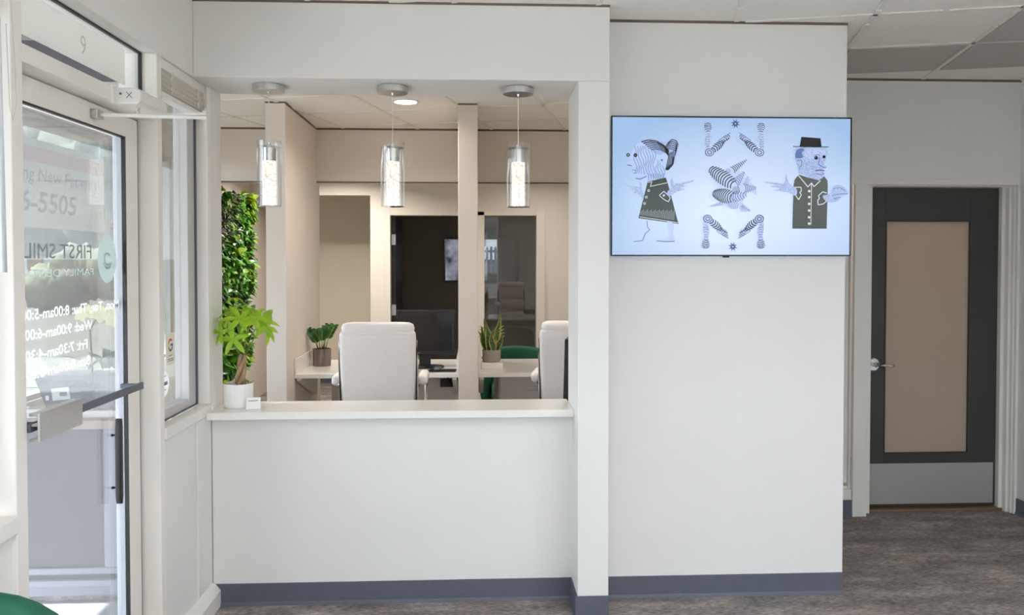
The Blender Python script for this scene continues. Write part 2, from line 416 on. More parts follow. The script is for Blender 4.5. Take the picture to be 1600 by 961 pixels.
# office walls
of = MB()
of.box(-2.5, 1.65, 7.0, 7.12, 2.26, CZ + 0.02)                       # header
struct(of.build('wall_header', M['beige']), 'beige bulkhead across the office behind the desks', 'wall')
struct(MB().box(-1.468, -1.327, 5.85, 7.0, 0, CZ + 0.01).box(-1.468, -1.327, 7.0, 7.12, 0, 2.255).build('wall_partition', M['beige'], bevel=0.004), 'beige partition at the end of the desks behind the hanging lamp', 'wall')
struct(MB().box(-0.105, 0.035, 5.85, 6.98, 0, CZ + 0.01).build('wall_post', M['beige'], bevel=0.004), 'narrow beige partition between the two desks', 'wall')
bk = MB()
bk.box(-2.5, -1.163, 9.3, 9.42, 2.33, CZ + 0.02).box(-1.163, -1.03, 9.3, 9.42, 0, CZ + 0.02).box(-1.03, 0.822, 9.3, 9.42, 2.15, CZ + 0.02).box(0.822, 1.65, 9.3, 9.42, 0, CZ + 0.02)
struct(bk.build('wall_back', M['beige']), 'beige wall at the back of the office with glazed door', 'wall')
struct(MB().box(-2.62, -1.1, 10.6, 10.72, 0, CZ).build('wall_hall', mat('hall paint', sr(236, 226, 208), 0.6, var=0.02, scale=3)), 'beige hall wall seen through the back opening', 'wall')
lo = MB()
lo.box(-2.62, -2.5, 3.95, 4.1, 0, CZ + 0.02).box(-2.62, -2.5, 6.95, 10.6, 0, CZ + 0.02).box(-2.62, -2.5, 4.1, 6.95, 0, 0.8).box(-2.62, -2.5, 4.1, 6.95, 2.45, CZ + 0.02)
struct(lo.build('wall_office_left', M['beige']), 'beige outer wall of the office behind the living wall', 'wall')
struct(MB().box(-2.62, -1.36, 3.95, 4.05, 0, 0.84).box(-2.62, -1.36, 3.95, 4.05, 2.45, CZ + 0.02).build('wall_corner', M['siding']), 'grey clad low wall outside the entrance door', 'wall')
ct = MB()
ct.box(-2.62, -1.36, 3.925, 3.95, 0.0, 0.075).box(-2.62, -1.36, 3.935, 3.95, 0.10, 0.13).box(-1.76, -1.66, 3.938, 3.95, 0.13, 0.80)
struct(ct.build('trim_2', M['sidetrim'], bevel=0.004), 'pale base boards of the grey outdoor wall', 'trim')
struct(MB().box(-2.62, -1.36, 3.91, 4.30, 0.80, 0.842).build('trim_3', M['wood'], bevel=0.004), 'wooden ledge on top of the grey outdoor wall', 'ledge')
# dark room behind glazed door
dk = MB()
dk.box(-1.1, 1.6, 11.5, 11.6, 0, 2.6).box(-1.12, -1.0, 9.42, 11.5, 0, 2.6).box(1.5, 1.62, 9.42, 11.5, 0, 2.6).box(-1.0, 1.5, 9.42, 11.5, 2.5, 2.6)
struct(dk.build('wall_dark_room', M['darkwall']), 'dark walls of the unlit room behind the glazed door', 'wall')
# rear wall with the street windows
rw = MB()
rw.box(-1.2, 3.415, -2.36, -2.2, 0, 0.92).box(-1.2, 3.415, -2.36, -2.2, 2.6, CZ + 0.02).box(-1.2, -1.05, -2.36, -2.2, 0.92, 2.6).box(0.67, 1.75, -2.36, -2.2, 0.92, 2.6).box(3.3, 3.415, -2.36, -2.2, 0.92, 2.6)
struct(rw.build('wall_rear', M['paint']), 'white street wall with large windows', 'wall')

# dark strips standing for the shade in the gap below the ceiling
wa = MB()
wa.box(0.603, 1.77, 3.782, 3.786, CZ - 0.012, CZ).box(-1.2, 0.603, 3.567, 3.571, CZ - 0.010, CZ).box(1.77, 3.415, 4.927, 4.931, CZ - 0.014, CZ)
wa.box(-2.5, 1.65, 6.996, 7.001, CZ - 0.016, CZ).box(-1.329, -1.324, 5.85, 7.0, CZ - 0.016, CZ).box(-1.468, -1.327, 5.847, 5.851, CZ - 0.012, CZ).box(-0.105, 0.035, 5.847, 5.851, CZ - 0.012, CZ)
wa.box(-2.5, 1.65, 6.992, 7.001, 2.255, 2.266)
struct(wa.build('trim_4', M['shadowgap']), 'thin dark strips painted as the shadow gap between walls and ceiling', 'trim')

# rubber bases
def base(name, boxes, lab, m='base'):
    b = MB(); [b.box(*q) for q in boxes]; struct(b.build(name, M[m], bevel=0.003), lab, 'baseboard')
def coved(segs):
    b = MB()
    for (x0, y0, x1, y1, nx, ny) in segs:
        p = [(0.0, 0.0), (0.012, 0.0), (0.009, 0.012), (0.006, 0.016), (0.005, 0.1), (0.0, 0.102)]
        L = Vector((x1 - x0, y1 - y0, 0)); q = [Vector((x0 + nx * d, y0 + ny * d, z + 0.0005)) for d, z in p]
        b.prism(q, L)
    return b
struct(coved([(-1.2, 3.785, 0.464, 3.785, 0, -1)]).build('baseboard_counter', M['base']), 'grey rubber base below the reception counter', 'baseboard')
struct(coved([(0.464, 3.785, 0.464, 3.57, -1, 0), (0.455, 3.57, 0.603, 3.57, 0, -1)]).build('baseboard_pier', M['base']), 'grey rubber base around the white pier', 'baseboard')
struct(coved([(0.603, 3.785, 1.77, 3.785, 0, -1)]).build('baseboard_screen', M['base']), 'grey rubber base below the screen', 'baseboard')
struct(coved([(3.415, 3.0, 3.415, 4.93, -1, 0)]).build('baseboard_right', M['base']), 'grey rubber base right of the charcoal door', 'baseboard')
struct(coved([(1.77, 4.93, 2.37, 4.93, 0, -1)]).build('baseboard_corridor', M['base']), 'grey rubber base left of the charcoal door', 'baseboard')
struct(coved([(-2.5, 10.6, -1.12, 10.6, 0, -1)]).build('baseboard_hall', M['base']), 'dark base in the back hall', 'baseboard')
bl = MB()
for (y0, y1) in ((3.215, 3.783), (0.5, 2.184)):
    bl.prism([(-1.212, y0, 0.001), (-1.165, y0, 0.001), (-1.165, y0, 0.075), (-1.185, y0, 0.1), (-1.205, y0, 0.112), (-1.212, y0, 0.112)], (0, y1 - y0, 0))
struct(bl.build('baseboard_left', M['white'], bevel=0.002), 'white base board under the window beside the entrance', 'baseboard')
struct(MB().box(-1.212, -1.203, 3.60, 3.785, 0.112, 0.885).build('trim_5', M['white'], bevel=0.002), 'white corner board below the window sill', 'trim')

# ------------------------------------------------------------------ entrance storefront
fx0, fx1 = -1.345, -1.2
fr = MB()
fr.box(fx0, fx1, 2.184, 2.24, 0, 2.388).box(fx0, fx1, 3.17, 3.215, 0, 2.388).box(fx0, fx1, 2.24, 3.17, 2.131, 2.181)
fr.box(fx0, fx1, 3.752, 3.80, 0.944, 2.388)
struct(fr.build('trim_6', M['frame'], bevel=0.003), 'white posts and rail framing the entrance door', 'door frame')

w1 = empty('window_1', (-1.27, 3.48, 0.944), 'tall narrow side window between the entrance door and the counter', 'window', None, 'structure')
f = MB()
f.box(-1.32, -1.262, 3.215, 3.245, 0.944, 2.388).box(-1.32, -1.258, 3.66, 3.752, 0.944, 2.388).box(-1.32, -1.262, 3.245, 3.66, 0.944, 0.985).box(-1.32, -1.262, 3.245, 3.66, 2.35, 2.388)
f.build('window_frame', M['alu'], w1, bevel=0.003)
gk = MB(); gk.box(-1.258, -1.25, 3.741, 3.752, 0.944, 2.388).box(-1.258, -1.25, 3.215, 3.752, 0.944, 0.950)
gk.build('gasket', M['base'], w1)
MB().box(-1.296, -1.290, 3.245, 3.66, 0.985, 2.35).build('pane', M['plateglass'], w1)
MB().box(-1.25, -1.194, 3.215, 3.766, 0.899, 0.944).build('window_sill', M['white'], w1, bevel=0.004)

w2 = empty('window_2', (-1.27, 0.2, 0.944), 'window at the left edge before the entrance door', 'window', None, 'structure')  # unseen run beside the viewer lengthened to let in more daylight
f = MB()
f.box(-1.32, -1.262, -1.9, -1.84, 0.944, 2.388).box(-1.32, -1.262, 0.30, 0.36, 0.985, 2.35).box(-1.32, -1.268, 2.13, 2.184, 0.944, 2.388).box(-1.32, -1.262, -1.84, 2.13, 0.944, 0.985).box(-1.32, -1.262, -1.84, 2.13, 2.35, 2.388)
f.build('window_frame', M['alu'], w2, bevel=0.003)
MB().box(-1.296, -1.290, -1.84, 2.13, 0.985, 2.35).build('pane', M['plateglass'], w2)
MB().box(-1.25, -1.194, -1.9, 2.184, 0.88, 0.928).build('window_sill', M['white'], w2, bevel=0.004)

w3 = empty('window_3', (-1.28, 2.7, 2.181), 'transom window above the entrance door', 'window', None, 'structure')
gk = MB(); gk.box(-1.266, -1.256, 2.24, 3.17, 2.38, 2.388).box(-1.266, -1.256, 3.158, 3.17, 2.181, 2.388)
gk.build('gasket', M['black'], w3)
MB().box(-1.272, -1.266, 2.24, 3.17, 2.181, 2.388).build('pane', M['plateglass'], w3)
pnl = MB().box(-1.2658, -1.2635, 2.24, 3.036, 2.236, 2.363).build('number_panel', mat('translucent white panel', sr(246, 244, 240), 0.6, var=0.01, trans=0.5), w3)
n9 = MB(); text_into(n9, '9', (-1.2632, 2.70, 2.268), (0, 1, 0), (0, 0, 1), 0.062, 0.0, nrm=(1, 0, 0))
n9.build('number', mat('pale grey number', sr(206, 205, 202), 0.6, var=0.02), pnl)

w9 = empty('added_window_9', (-1.27, -0.7, 0.1), 'unseen full height glazing added for daylight beside the viewer', 'window', None, 'structure')  # invented glazing, lets low daylight onto the counter wall
f = MB(); f.box(-1.32, -1.262, -1.84, 0.45, 0.10, 0.15).box(-1.32, -1.262, -1.90, -1.84, 0.10, 0.944).box(-1.32, -1.262, 0.40, 0.45, 0.15, 0.90)
f.build('window_frame', M['alu'], w9, bevel=0.003); MB().box(-1.296, -1.290, -1.84, 0.40, 0.15, 0.90).build('pane', M['plateglass'], w9)
# door leaf ---------------------------------------------------------
d1 = empty('door_1', (-1.29, 2.245, 0.012), 'white framed glass entrance door with lettering and push bar', 'door', None, 'structure')
f = MB(); dx0, dx1 = -1.318, -1.27
f.box(dx0, dx1, 2.245, 2.345, 0.012, 2.126).box(dx0, dx1, 3.052, 3.155, 0.012, 2.126).box(dx0, dx1, 2.345, 3.052, 2.052, 2.126).box(dx0, dx1, 2.345, 3.052, 0.012, 0.262)
f.build('door_leaf', M['frame'], d1, bevel=0.002)
gk = MB()
gk.box(-1.282, -1.271, 3.046, 3.052, 0.262, 2.052).box(-1.284, -1.271, 2.345, 3.044, 2.046, 2.052).box(-1.312, -1.272, 3.155, 3.163, 0.012, 2.13)
gk.build('gasket', M['black'], d1)
MB().box(-1.311, -1.2845, 3.044, 3.052, 0.262, 2.052).build('glazing_stop', mat('glazing stop in reflection blue grey', sr(188, 192, 200), 0.35, var=0.04), d1)  # blue-grey of the reflecting reveal put into the strip's colour
pane = MB().box(-1.305, -1.299, 2.345, 3.040, 0.262, 2.047).build('pane', M['doorglass'], d1)
GX = -1.2985
hr = MB()
for s, y0, z, w in (('Mon, Tue, Thu: 8:00am-5:00pm', 3.045, 1.425, 0.715), ('Wed: 9:00am-6:00pm', 2.838, 1.366, 0.49), ('Fri: 7:30am-4:30pm', 2.800, 1.304, 0.455), ('Sat: 8:00am-3:00pm', 2.817, 1.248, 0.47)):
    text_into(hr, s, (GX, y0, z), (0, -1, 0), (0, 0, 1), 0.031, 0.0, width=w, nrm=(1, 0, 0), bold=0.022)
hr.build('hours_lettering', M['vinyl'], pane)
lg = MB()
text_into(lg, 'FIRST SMILES', (GX, 2.835, 1.606), (0, -1, 0), (0, 0, 1), 0.046, 0.0, width=0.50, nrm=(1, 0, 0))
lg2 = MB(); text_into(lg2, 'FAMILY DENTAL', (GX, 2.85, 1.550), (0, -1, 0), (0, 0, 1), 0.023, 0.0, width=0.47, nrm=(1, 0, 0))
lg2.build('tagline_lettering', M['inkteal'], pane)
lg.build('logo_lettering', M['inkclear'], pane)
ov = MB(); C0 = Vector((GX, 2.955, 1.604))
ov.add([C0 + Vector((0, 0.073 * math.cos(2 * PI * k / 40), 0.085 * math.sin(2 * PI * k / 40))) for k in range(40)], [tuple(range(40))])
ov.cur = 1
for r0, r1, a0, a1 in ((0.028, 0.036, 200, 340), (0.018, 0.024, 30, 330)):
    n = 14; vs = []
    for k in range(n + 1):
        a = R(a0 + (a1 - a0) * k / n)
        for r in (r0, r1): vs.append(C0 + Vector((0.0006, r * math.cos(a), r * math.sin(a))))
    ov.add(vs, [(2 * k, 2 * k + 1, 2 * k + 3, 2 * k + 2) for k in range(n)])
ov.build('logo_badge', [M['inkteal'], M['inkteal2']], pane)
# push bar, plate, pull handle
MB().box(-1.205, -1.195, 2.245, 3.003, 1.133, 1.158).build('push_bar', M['base'], d1, bevel=0.002)
sp = MB(); [sp.box(-1.27, -1.205, y - 0.009, y + 0.009, 1.137, 1.154) for y in (2.29, 2.99)]
sp.build('bar_bracket', M['base'], d1, bevel=0.002)
pp = MB()
pp.box(-1.178, -1.170, 2.247, 2.488, 1.108, 1.186).box(-1.200, -1.178, 2.247, 2.488, 1.178, 1.186).box(-1.200, -1.178, 2.247, 2.488, 1.108, 1.116).box(-1.194, -1.178, 2.247, 2.488, 1.150, 1.156)
pp.build('push_plate', M['nickel'], d1, bevel=0.002)
hd = MB()
secs = []
for z, h in ((0.723, 0.004), (0.732, 0.010), (0.75, 0.013), (1.0, 0.013), (1.02, 0.010), (1.030, 0.004)):
    secs.append(rrect(-1.2735, 2.975, 0.011, h, 0.006, z))
hd.loft(secs)
for z in (0.78, 0.97): hd.tube([(-1.274, 2.975, z), (-1.299, 2.975, z)], 0.006, 10)
hd.build('pull_handle', M['black'], d1, smooth='auto')
# threshold
struct(MB().box(-1.345, -1.2, 2.24, 3.17, 0.0, 0.010).build('trim_7', M['nickel'], bevel=0.002), 'metal threshold under the entrance door', 'threshold')

# door closer
dc = empty('door_closer', (-1.16, 2.88, 2.124), 'white door closer on the rail over the entrance door', 'door closer')
b = MB(); b.prism([(-1.198, 2.79, 2.124), (-1.122, 2.79, 2.124), (-1.110, 2.79, 2.134), (-1.110, 2.79, 2.162), (-1.124, 2.79, 2.178), (-1.198, 2.79, 2.178)], (0, 0.235, 0))
b.build('closer_body', M['white'], dc, bevel=0.004)
pl = MB().box(-1.2, -1.19, 2.765, 2.79, 2.120, 2.180).build('mounting_plate', M['white'], dc, bevel=0.003)
mk = MB()
mk.tube([(-1.176, 2.7895, 2.157), (-1.176, 2.787, 2.157)], 0.004, 10)
for s in (-1, 1): mk.obox((-1.148, 2.7896, 2.153), (0.009, 0, 0.010 * s), (0, 0.0006, 0), (0.0008 * -s, 0, 0.0007))
mk.build('end_mark', M['ink'], dc)
ar = MB()
ar.tube([(-1.150, 2.86, 2.124), (-1.150, 2.86, 2.100)], 0.013, 16)
ar.obox((-1.03, 2.845, 2.097), (0.125, -0.012, 0.0), (0.0015, 0.014, 0), (0, 0, 0.004))
ar.build('main_arm', M['white'], dc, bevel=0.002)
ar = MB()
p0, p1 = Vector((-1.258, 2.80, 2.088)), Vector((-0.905, 2.835, 2.086)); dd = (p1 - p0) / 2
ar.obox((p0 + p1) / 2, dd, (0, 0.010, 0), (0, 0, 0.005))
ar.tube([(-0.915, 2.834, 2.078), (-0.915, 2.834, 2.108)], 0.010, 14)
ar.build('forearm', M['white'], dc, bevel=0.002)
MB().box(-1.27, -1.246, 2.775, 2.825, 2.074, 2.104).build('arm_bracket', M['nickel'], dc, bevel=0.003)

# blind on window 1
vb = empty('window_blind', (-1.225, 3.48, 2.235), 'white slatted blind drawn up over the narrow side window', 'blind')
MB().box(-1.248, -1.208, 3.222, 3.745, 2.347, 2.386).build('headrail', M['white'], vb, bevel=0.003)
s_ = MB()
for k in range(9): s_.obox((-1.226, 3.483, 2.264 + k * 0.0098), (0.0235, 0, 0.006 if k % 2 else 0.002), (0, 0.257, 0), (0, 0, 0.0008))
s_.build('slat', M['frame'], vb)
MB().box(-1.250, -1.204, 3.226, 3.742, 2.238, 2.258).build('bottom_rail', M['white'], vb, bevel=0.004)
for y in (3.33, 3.64):
    for k in range(2):
        pts = [(-1.2 + 0.003 * math.sin(t * 2.1 + k), y + 0.012 * math.sin(t * 1.7 + k * 2), 2.35 - t * 0.014) for t in range(7)]
        MB().tube(pts, 0.0022, 6).build('ladder_cord', M['white'], vb)
for k in range(4):
    MB().tube([(-1.198, 3.70 + k * 0.010, 2.36), (-1.196, 3.705 + k * 0.009, 2.25), (-1.198, 3.702 + k * 0.010, 2.17 - 0.02 * k)], 0.0016, 6).build('lift_cord', M['white'], vb)
# near blind: wand and cord
nb = empty('window_blind', (-1.21, 1.4, 2.235), 'blind with clear tilt wand hanging by the left post', 'blind')
MB().box(-1.248, -1.208, 0.52, 2.165, 2.347, 2.386).build('headrail', M['white'], nb, bevel=0.003)
s_ = MB()
for k in range(9): s_.obox((-1.226, 1.34, 2.264 + k * 0.0098), (0.0235, 0, 0.006 if k % 2 else 0.002), (0, 0.80, 0), (0, 0, 0.0008))
s_.build('slat', M['frame'], nb)
MB().box(-1.250, -1.204, 0.54, 2.14, 2.238, 2.258).build('bottom_rail', M['white'], nb, bevel=0.004)
MB().tube([(-1.190, 2.10, 2.36), (-1.184, 2.10, 2.2), (-1.177, 2.10, 1.57)], [0.006, 0.007, 0.008], 8).build('tilt_wand', M['wand'], nb, smooth=True)
c_ = MB(); c_.tube([(-1.172, 2.13, 2.36), (-1.160, 2.13, 2.1), (-1.157, 2.13, 2.0), (-1.166, 2.13, 1.955), (-1.174, 2.13, 1.99), (-1.180, 2.13, 2.2)], 0.0012, 6)
c_.build('lift_cord', M['cord'], nb)

# stickers on window 1
st = empty('sticker', (-1.289, 3.5, 1.16), 'cream sticker with a multicoloured letter on the narrow side window', 'sticker')
def quad(mb, x, y0, y1, z0, z1): mb.box(x - 0.0006, x, y0, y1, z0, z1)
q = MB(); quad(q, -1.289, 3.47, 3.575, 1.155, 1.290); q.build('sticker_sheet', mat('cream sticker', sr(244, 236, 222), 0.6, var=0.02, scale=20), st)
gg = MB(); GC = Vector((-1.2885, 3.523, 1.238))
gm = [mat('red ink', sr(222, 82, 68), 0.6, var=0.05), mat('yellow ink', sr(240, 184, 60), 0.6, var=0.05), mat('green ink', sr(60, 140, 84), 0.6, var=0.05), mat('blue ink', sr(76, 116, 200), 0.6, var=0.05)]
for i, (a0, a1) in enumerate(((40, 155), (155, 205), (205, 315), (315, 362))):
    gg.cur = i; vs = []; n = 10
    for k in range(n + 1):
        a = R(a0 + (a1 - a0) * k / n)
        for r in (0.018, 0.028): vs.append(GC + Vector((0, r * math.cos(a), r * math.sin(a))))
    gg.add(vs, [(2 * k, 2 * k + 1, 2 * k + 3, 2 * k + 2) for k in range(n)])
gg.cur = 3; gg.box(GC.x - 0.0003, GC.x, GC.y, GC.y + 0.028, GC.z - 0.004, GC.z + 0.005)
gg.build('letter_mark', gm, st)
tx = MB()
for z, y0, y1 in ((1.192, 3.505, 3.545), (1.177, 3.49, 3.56), (1.170, 3.49, 3.56)): tx.box(-1.2889, -1.2885, y0, y1, z, z + 0.003)
tx.build('small_print', M['ink'], st)
bd = empty('sticker', (-1.289, 3.42, 1.03), 'round white badge sticker low on the narrow side window', 'sticker')
q = MB(); C0 = Vector((-1.2892, 3.44, 1.083))
q.prism([C0 + Vector((0, 0.062 * math.cos(2 * PI * k / 32) * (1 + 0.03 * (k % 2)), 0.056 * math.sin(2 * PI * k / 32) * (1 + 0.03 * (k % 2)))) for k in range(32)], (0.0006, 0, 0))
q.build('badge_sheet', M['vinyl'], bd)
q = MB(); q.box(-1.2886, -1.2884, 3.395, 3.485, 1.075, 1.090).box(-1.2886, -1.2884, 3.41, 3.47, 1.112, 1.115).box(-1.2886, -1.2884, 3.41, 3.47, 1.055, 1.058)
q.build('badge_print', M['sidetrim'], bd)

# ------------------------------------------------------------------ reception counter
ctp = MB().box(-1.198, 0.4635, 3.70, 3.998, 0.8785, 0.912).build('countertop', M['quartz'], bevel=0.003)
tag(ctp, 'white quartz reception countertop on the white half wall', 'countertop')

# pendants
def pendant(x, y, lab):
    e = empty('pendant_lamp', (x, y, 1.84), lab, 'pendant lamp', 'glass cylinder pendant lamps over the counter')
    ca = MB(); ca.lathe([(0.0, 2.3865), (0.068, 2.3865), (0.070, 2.3845), (0.070, 2.3585), (0.0685, 2.357), (0.0, 2.357)], (x, y, 0), 40)
    ca.build('canopy', M['nickel'], e, smooth='auto')
    cb = MB(); cb.tube([(x, y, 2.357), (x, y, 2.340)], [0.007, 0.004], 12); cb.build('strain_relief', M['chrome'], e)
    MB().tube([(x, y, 2.345), (x, y, 2.118)], 0.0028, 8).build('cord', M['white'], e)
    gl = MB(); gl.lathe([(0.0505, 1.842), (0.0545, 1.842), (0.0545, 2.136), (0.0505, 2.136), (0.0505, 1.842)], (x, y, 0), 40)
    gl.build('glass_shade', M['lampglass'], e, smooth='auto')
    dk_ = MB(); dk_.lathe([(0.0, 2.112), (0.0505, 2.112), (0.0505, 2.109), (0.0, 2.109)], (x, y, 0), 40); dk_.build('top_disc', M['lampglass'], e)
    kp = MB(); kp.lathe([(0.0, 2.128), (0.009, 2.128), (0.011, 2.108), (0.030, 2.105), (0.0305, 2.047), (0.0, 2.047)], (x, y, 0), 32)
    kp.build('lamp_cap', M['chrome'], e, smooth='auto')
    rd = MB(); rd.lathe([(0.0, 2.047), (0.0295, 2.047), (0.0295, 1.850), (0.026, 1.846), (0.0, 1.846)], (x, y, 0), 32)
    rd.build('crystal_rod', M['rod'], e, smooth='auto')
    bo = MB(); bo.lathe([(0.0, 1.8455), (0.0505, 1.8455), (0.0505, 1.8425), (0.0, 1.8425)], (x, y, 0), 40); bo.build('bottom_disc', M['lampglass'], e)
    return e
for x, lab in ((-0.919, 'lit glass cylinder pendant lamp above the potted money tree'), (-0.364, 'lit glass cylinder pendant lamp hanging above the white office chair'), (0.208, 'lit glass cylinder pendant lamp nearest to the white pier')):
    pendant(x, 3.73, lab)

# downlights
def downlight(x, y, lab, power, z=CZ, r=0.08, col=(1.0, 0.93, 0.85)):
    e = empty('downlight', (x, y, z - 0.012), lab, 'downlight', 'recessed office downlights')
    t = MB(); t.lathe([(r + 0.018, z), (r + 0.018, z - 0.004), (r, z - 0.009), (r, z - 0.002)], (x, y, 0), 32); t.build('trim_ring', M['white'], e, smooth='auto')
    l = MB(); l.lathe([(0.0, z - 0.003), (r, z - 0.003)], (x, y, 0), 32); l.build('lamp_lens', M['lens'], e)
    la = bpy.data.lights.new('downlight_lamp', 'AREA'); la.shape = 'DISK'; la.size = r * 2; la.energy = power; la.color = col; la.spread = R(150)
    lo_ = bpy.data.objects.new('downlight_lamp', la); COL.objects.link(lo_); lo_.location = (0, 0, 0.012 - 0.016); lo_.parent = e
    return e
downlight(-0.473, 5.79, 'round lit downlight in the ceiling behind the middle pendant lamp', 11)
downlight(-1.45, 8.38, 'round lit downlight over the back hall opening', 42)
downlight(0.75, 8.35, 'round lit downlight before the glazed office door', 10)
downlight(0.95, 5.0, 'round lit downlight over the second office chair', 9)

for x, y in ((-0.2, -0.6), (1.2, -0.6), (2.6, -0.6), (-0.2, 0.9), (1.2, 0.9), (2.6, 0.9)):  # unseen lamps added to brighten the waiting room
    d_ = downlight(x, y, 'unseen fill downlight added in the waiting room ceiling', 9, col=(0.97, 0.98, 1.0)); d_['group'] = 'added waiting room fill downlights'
# ------------------------------------------------------------------ wall screen
tv = empty('wall_screen', (1.205, 3.78, 1.617), 'large flat screen on the white wall showing engraved figures', 'television')
TX0, TX1, TZ0, TZ1, TY = 0.638, 1.773, 1.618, 2.2665, 3.735
MB().box(TX0 + 0.03, TX1 - 0.03, TY + 0.018, 3.783, TZ0 + 0.05, TZ1 - 0.04).build('screen_back', M['black'], tv, bevel=0.01)
bz = MB(); bw = 0.0065
bz.box(TX0, TX1, TY, TY + 0.022, TZ0, TZ0 + bw).box(TX0, TX1, TY, TY + 0.022, TZ1 - bw, TZ1).box(TX0, TX0 + bw, TY, TY + 0.022, TZ0 + bw, TZ1 - bw).box(TX1 - bw, TX1, TY, TY + 0.022, TZ0 + bw, TZ1 - bw)
bz.box(1.165, 1.195, TY + 0.001, TY + 0.015, TZ0 - 0.007, TZ0)
bz.build('bezel', M['blackgloss'], tv, bevel=0.0015)
SX0, SX1, SZ0, SZ1 = TX0 + bw, TX1 - bw, TZ0 + bw, TZ1 - bw

def screen_mat(name, ca, cb, stripes=None):
    """self-lit picture colour under a glossy screen face"""
    m, nt, out = nodes(name)
    e = nt.nodes.new('ShaderNodeEmission')
    tc = nt.nodes.new('ShaderNodeTexCoord')
    if stripes:
        w = nt.nodes.new('ShaderNodeTexWave'); w.inputs['Scale'].default_value = stripes[0]; w.inputs['Distortion'].default_value = stripes[1]
        w.inputs['Detail'].default_value = 1.5; w.inputs['Detail Scale'].default_value = stripes[2]; w.bands_direction = stripes[3]
        if len(stripes) > 5: w.wave_type = 'RINGS'; w.rings_direction = 'Y'
        rp = nt.nodes.new('ShaderNodeValToRGB'); rp.color_ramp.elements[0].position = stripes[4]; rp.color_ramp.elements[1].position = stripes[4] + 0.22
        rp.color_ramp.elements[0].color = (*ca, 1); rp.color_ramp.elements[1].color = (*cb, 1)
        mp = nt.nodes.new('ShaderNodeMapping'); mp.inputs['Rotation'].default_value = (0, R(stripes[6]) if len(stripes) > 6 else 0, 0)
        nt.links.new(tc.outputs['Object'], mp.inputs['Vector']); nt.links.new(mp.outputs['Vector'], w.inputs['Vector'])
        nt.links.new(w.outputs['Fac'], rp.inputs['Fac']); nt.links.new(rp.outputs['Color'], e.inputs['Color'])
    else:
        n = nt.nodes.new('ShaderNodeTexNoise'); n.inputs['Scale'].default_value = 1.6; n.inputs['Detail'].default_value = 0
        rp = nt.nodes.new('ShaderNodeValToRGB'); rp.color_ramp.elements[0].position = 0.35; rp.color_ramp.elements[1].position = 0.65
        rp.color_ramp.elements[0].color = (*ca, 1); rp.color_ramp.elements[1].color = (*cb, 1)
        nt.links.new(tc.outputs['Object'], n.inputs['Vector']); nt.links.new(n.outputs['Fac'], rp.inputs['Fac']); nt.links.new(rp.outputs['Color'], e.inputs['Color'])
    gl = nt.nodes.new('ShaderNodeBsdfGlossy'); gl.inputs['Roughness'].default_value = 0.12
    mx = nt.nodes.new('ShaderNodeMixShader'); mx.inputs[0].default_value = 0.03
    nt.links.new(e.outputs[0], mx.inputs[1]); nt.links.new(gl.outputs[0], mx.inputs[2]); nt.links.new(mx.outputs[0], out.inputs['Surface'])
    return m
SKY1, SKY2 = sr(152, 184, 230), sr(196, 216, 248)
NAVY, PALE = sr(22, 26, 52), sr(184, 204, 242)
def screen_ground_glow():
    m = screen_mat('screen ground with painted glow', sr(156, 187, 226), sr(214, 228, 252)); nt = m.node_tree
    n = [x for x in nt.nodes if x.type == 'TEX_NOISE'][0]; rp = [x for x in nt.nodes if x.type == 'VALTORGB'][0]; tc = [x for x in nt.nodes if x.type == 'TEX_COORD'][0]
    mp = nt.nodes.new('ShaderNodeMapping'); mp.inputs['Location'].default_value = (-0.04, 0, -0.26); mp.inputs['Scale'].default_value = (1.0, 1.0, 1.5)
    gr = nt.nodes.new('ShaderNodeTexGradient'); gr.gradient_type = 'SPHERICAL'  # paler low centre partly stands for window reflection, put into the emission
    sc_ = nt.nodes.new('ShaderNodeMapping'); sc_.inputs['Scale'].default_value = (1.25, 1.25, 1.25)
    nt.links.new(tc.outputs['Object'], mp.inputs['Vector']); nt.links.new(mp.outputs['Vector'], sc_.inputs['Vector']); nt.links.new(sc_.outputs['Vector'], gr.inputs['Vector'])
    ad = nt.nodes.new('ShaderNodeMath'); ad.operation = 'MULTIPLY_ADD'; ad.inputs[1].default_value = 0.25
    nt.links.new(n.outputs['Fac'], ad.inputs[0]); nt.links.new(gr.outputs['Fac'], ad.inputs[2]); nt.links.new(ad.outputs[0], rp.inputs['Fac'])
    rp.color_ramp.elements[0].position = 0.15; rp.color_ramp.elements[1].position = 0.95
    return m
scr = MB().box(SX0, SX1, TY + 0.004, TY + 0.018, SZ0, SZ1).build('screen', screen_ground_glow(), tv)
pm = [screen_mat('black picture ink', sr(14, 14, 18), sr(22, 22, 28)), screen_mat('coat picture ink', sr(44, 50, 40), sr(84, 86, 78)),
      screen_mat('hair ground', sr(150, 172, 216), sr(172, 192, 232)), screen_mat('face ground', sr(176, 198, 238), sr(192, 210, 246)),
      screen_mat('arm ground', sr(166, 186, 228), sr(190, 208, 242)), screen_mat('creature ground', sr(176, 194, 230), sr(196, 212, 242)),
      screen_mat('pale line', sr(200, 208, 216), sr(224, 228, 232)), screen_mat('grey engraving', sr(112, 130, 178), sr(180, 200, 238), (60, 12.0, 3.0, 'Z', 0.16)),
      screen_mat('thin engraving', sr(130, 148, 196), sr(196, 212, 246), (50, 14.0, 3.0, 'Z', 0.18)), screen_mat('mid blue ink', sr(70, 92, 150), sr(96, 118, 176))]
pic = MB(); layer = [0]
def P2(x, y, dl): return Vector((SX0 + (x - 68) / 1484 * (SX1 - SX0), TY + 0.0036 - dl * 0.00012, SZ1 - (y - 55) / 857 * (SZ1 - SZ0)))
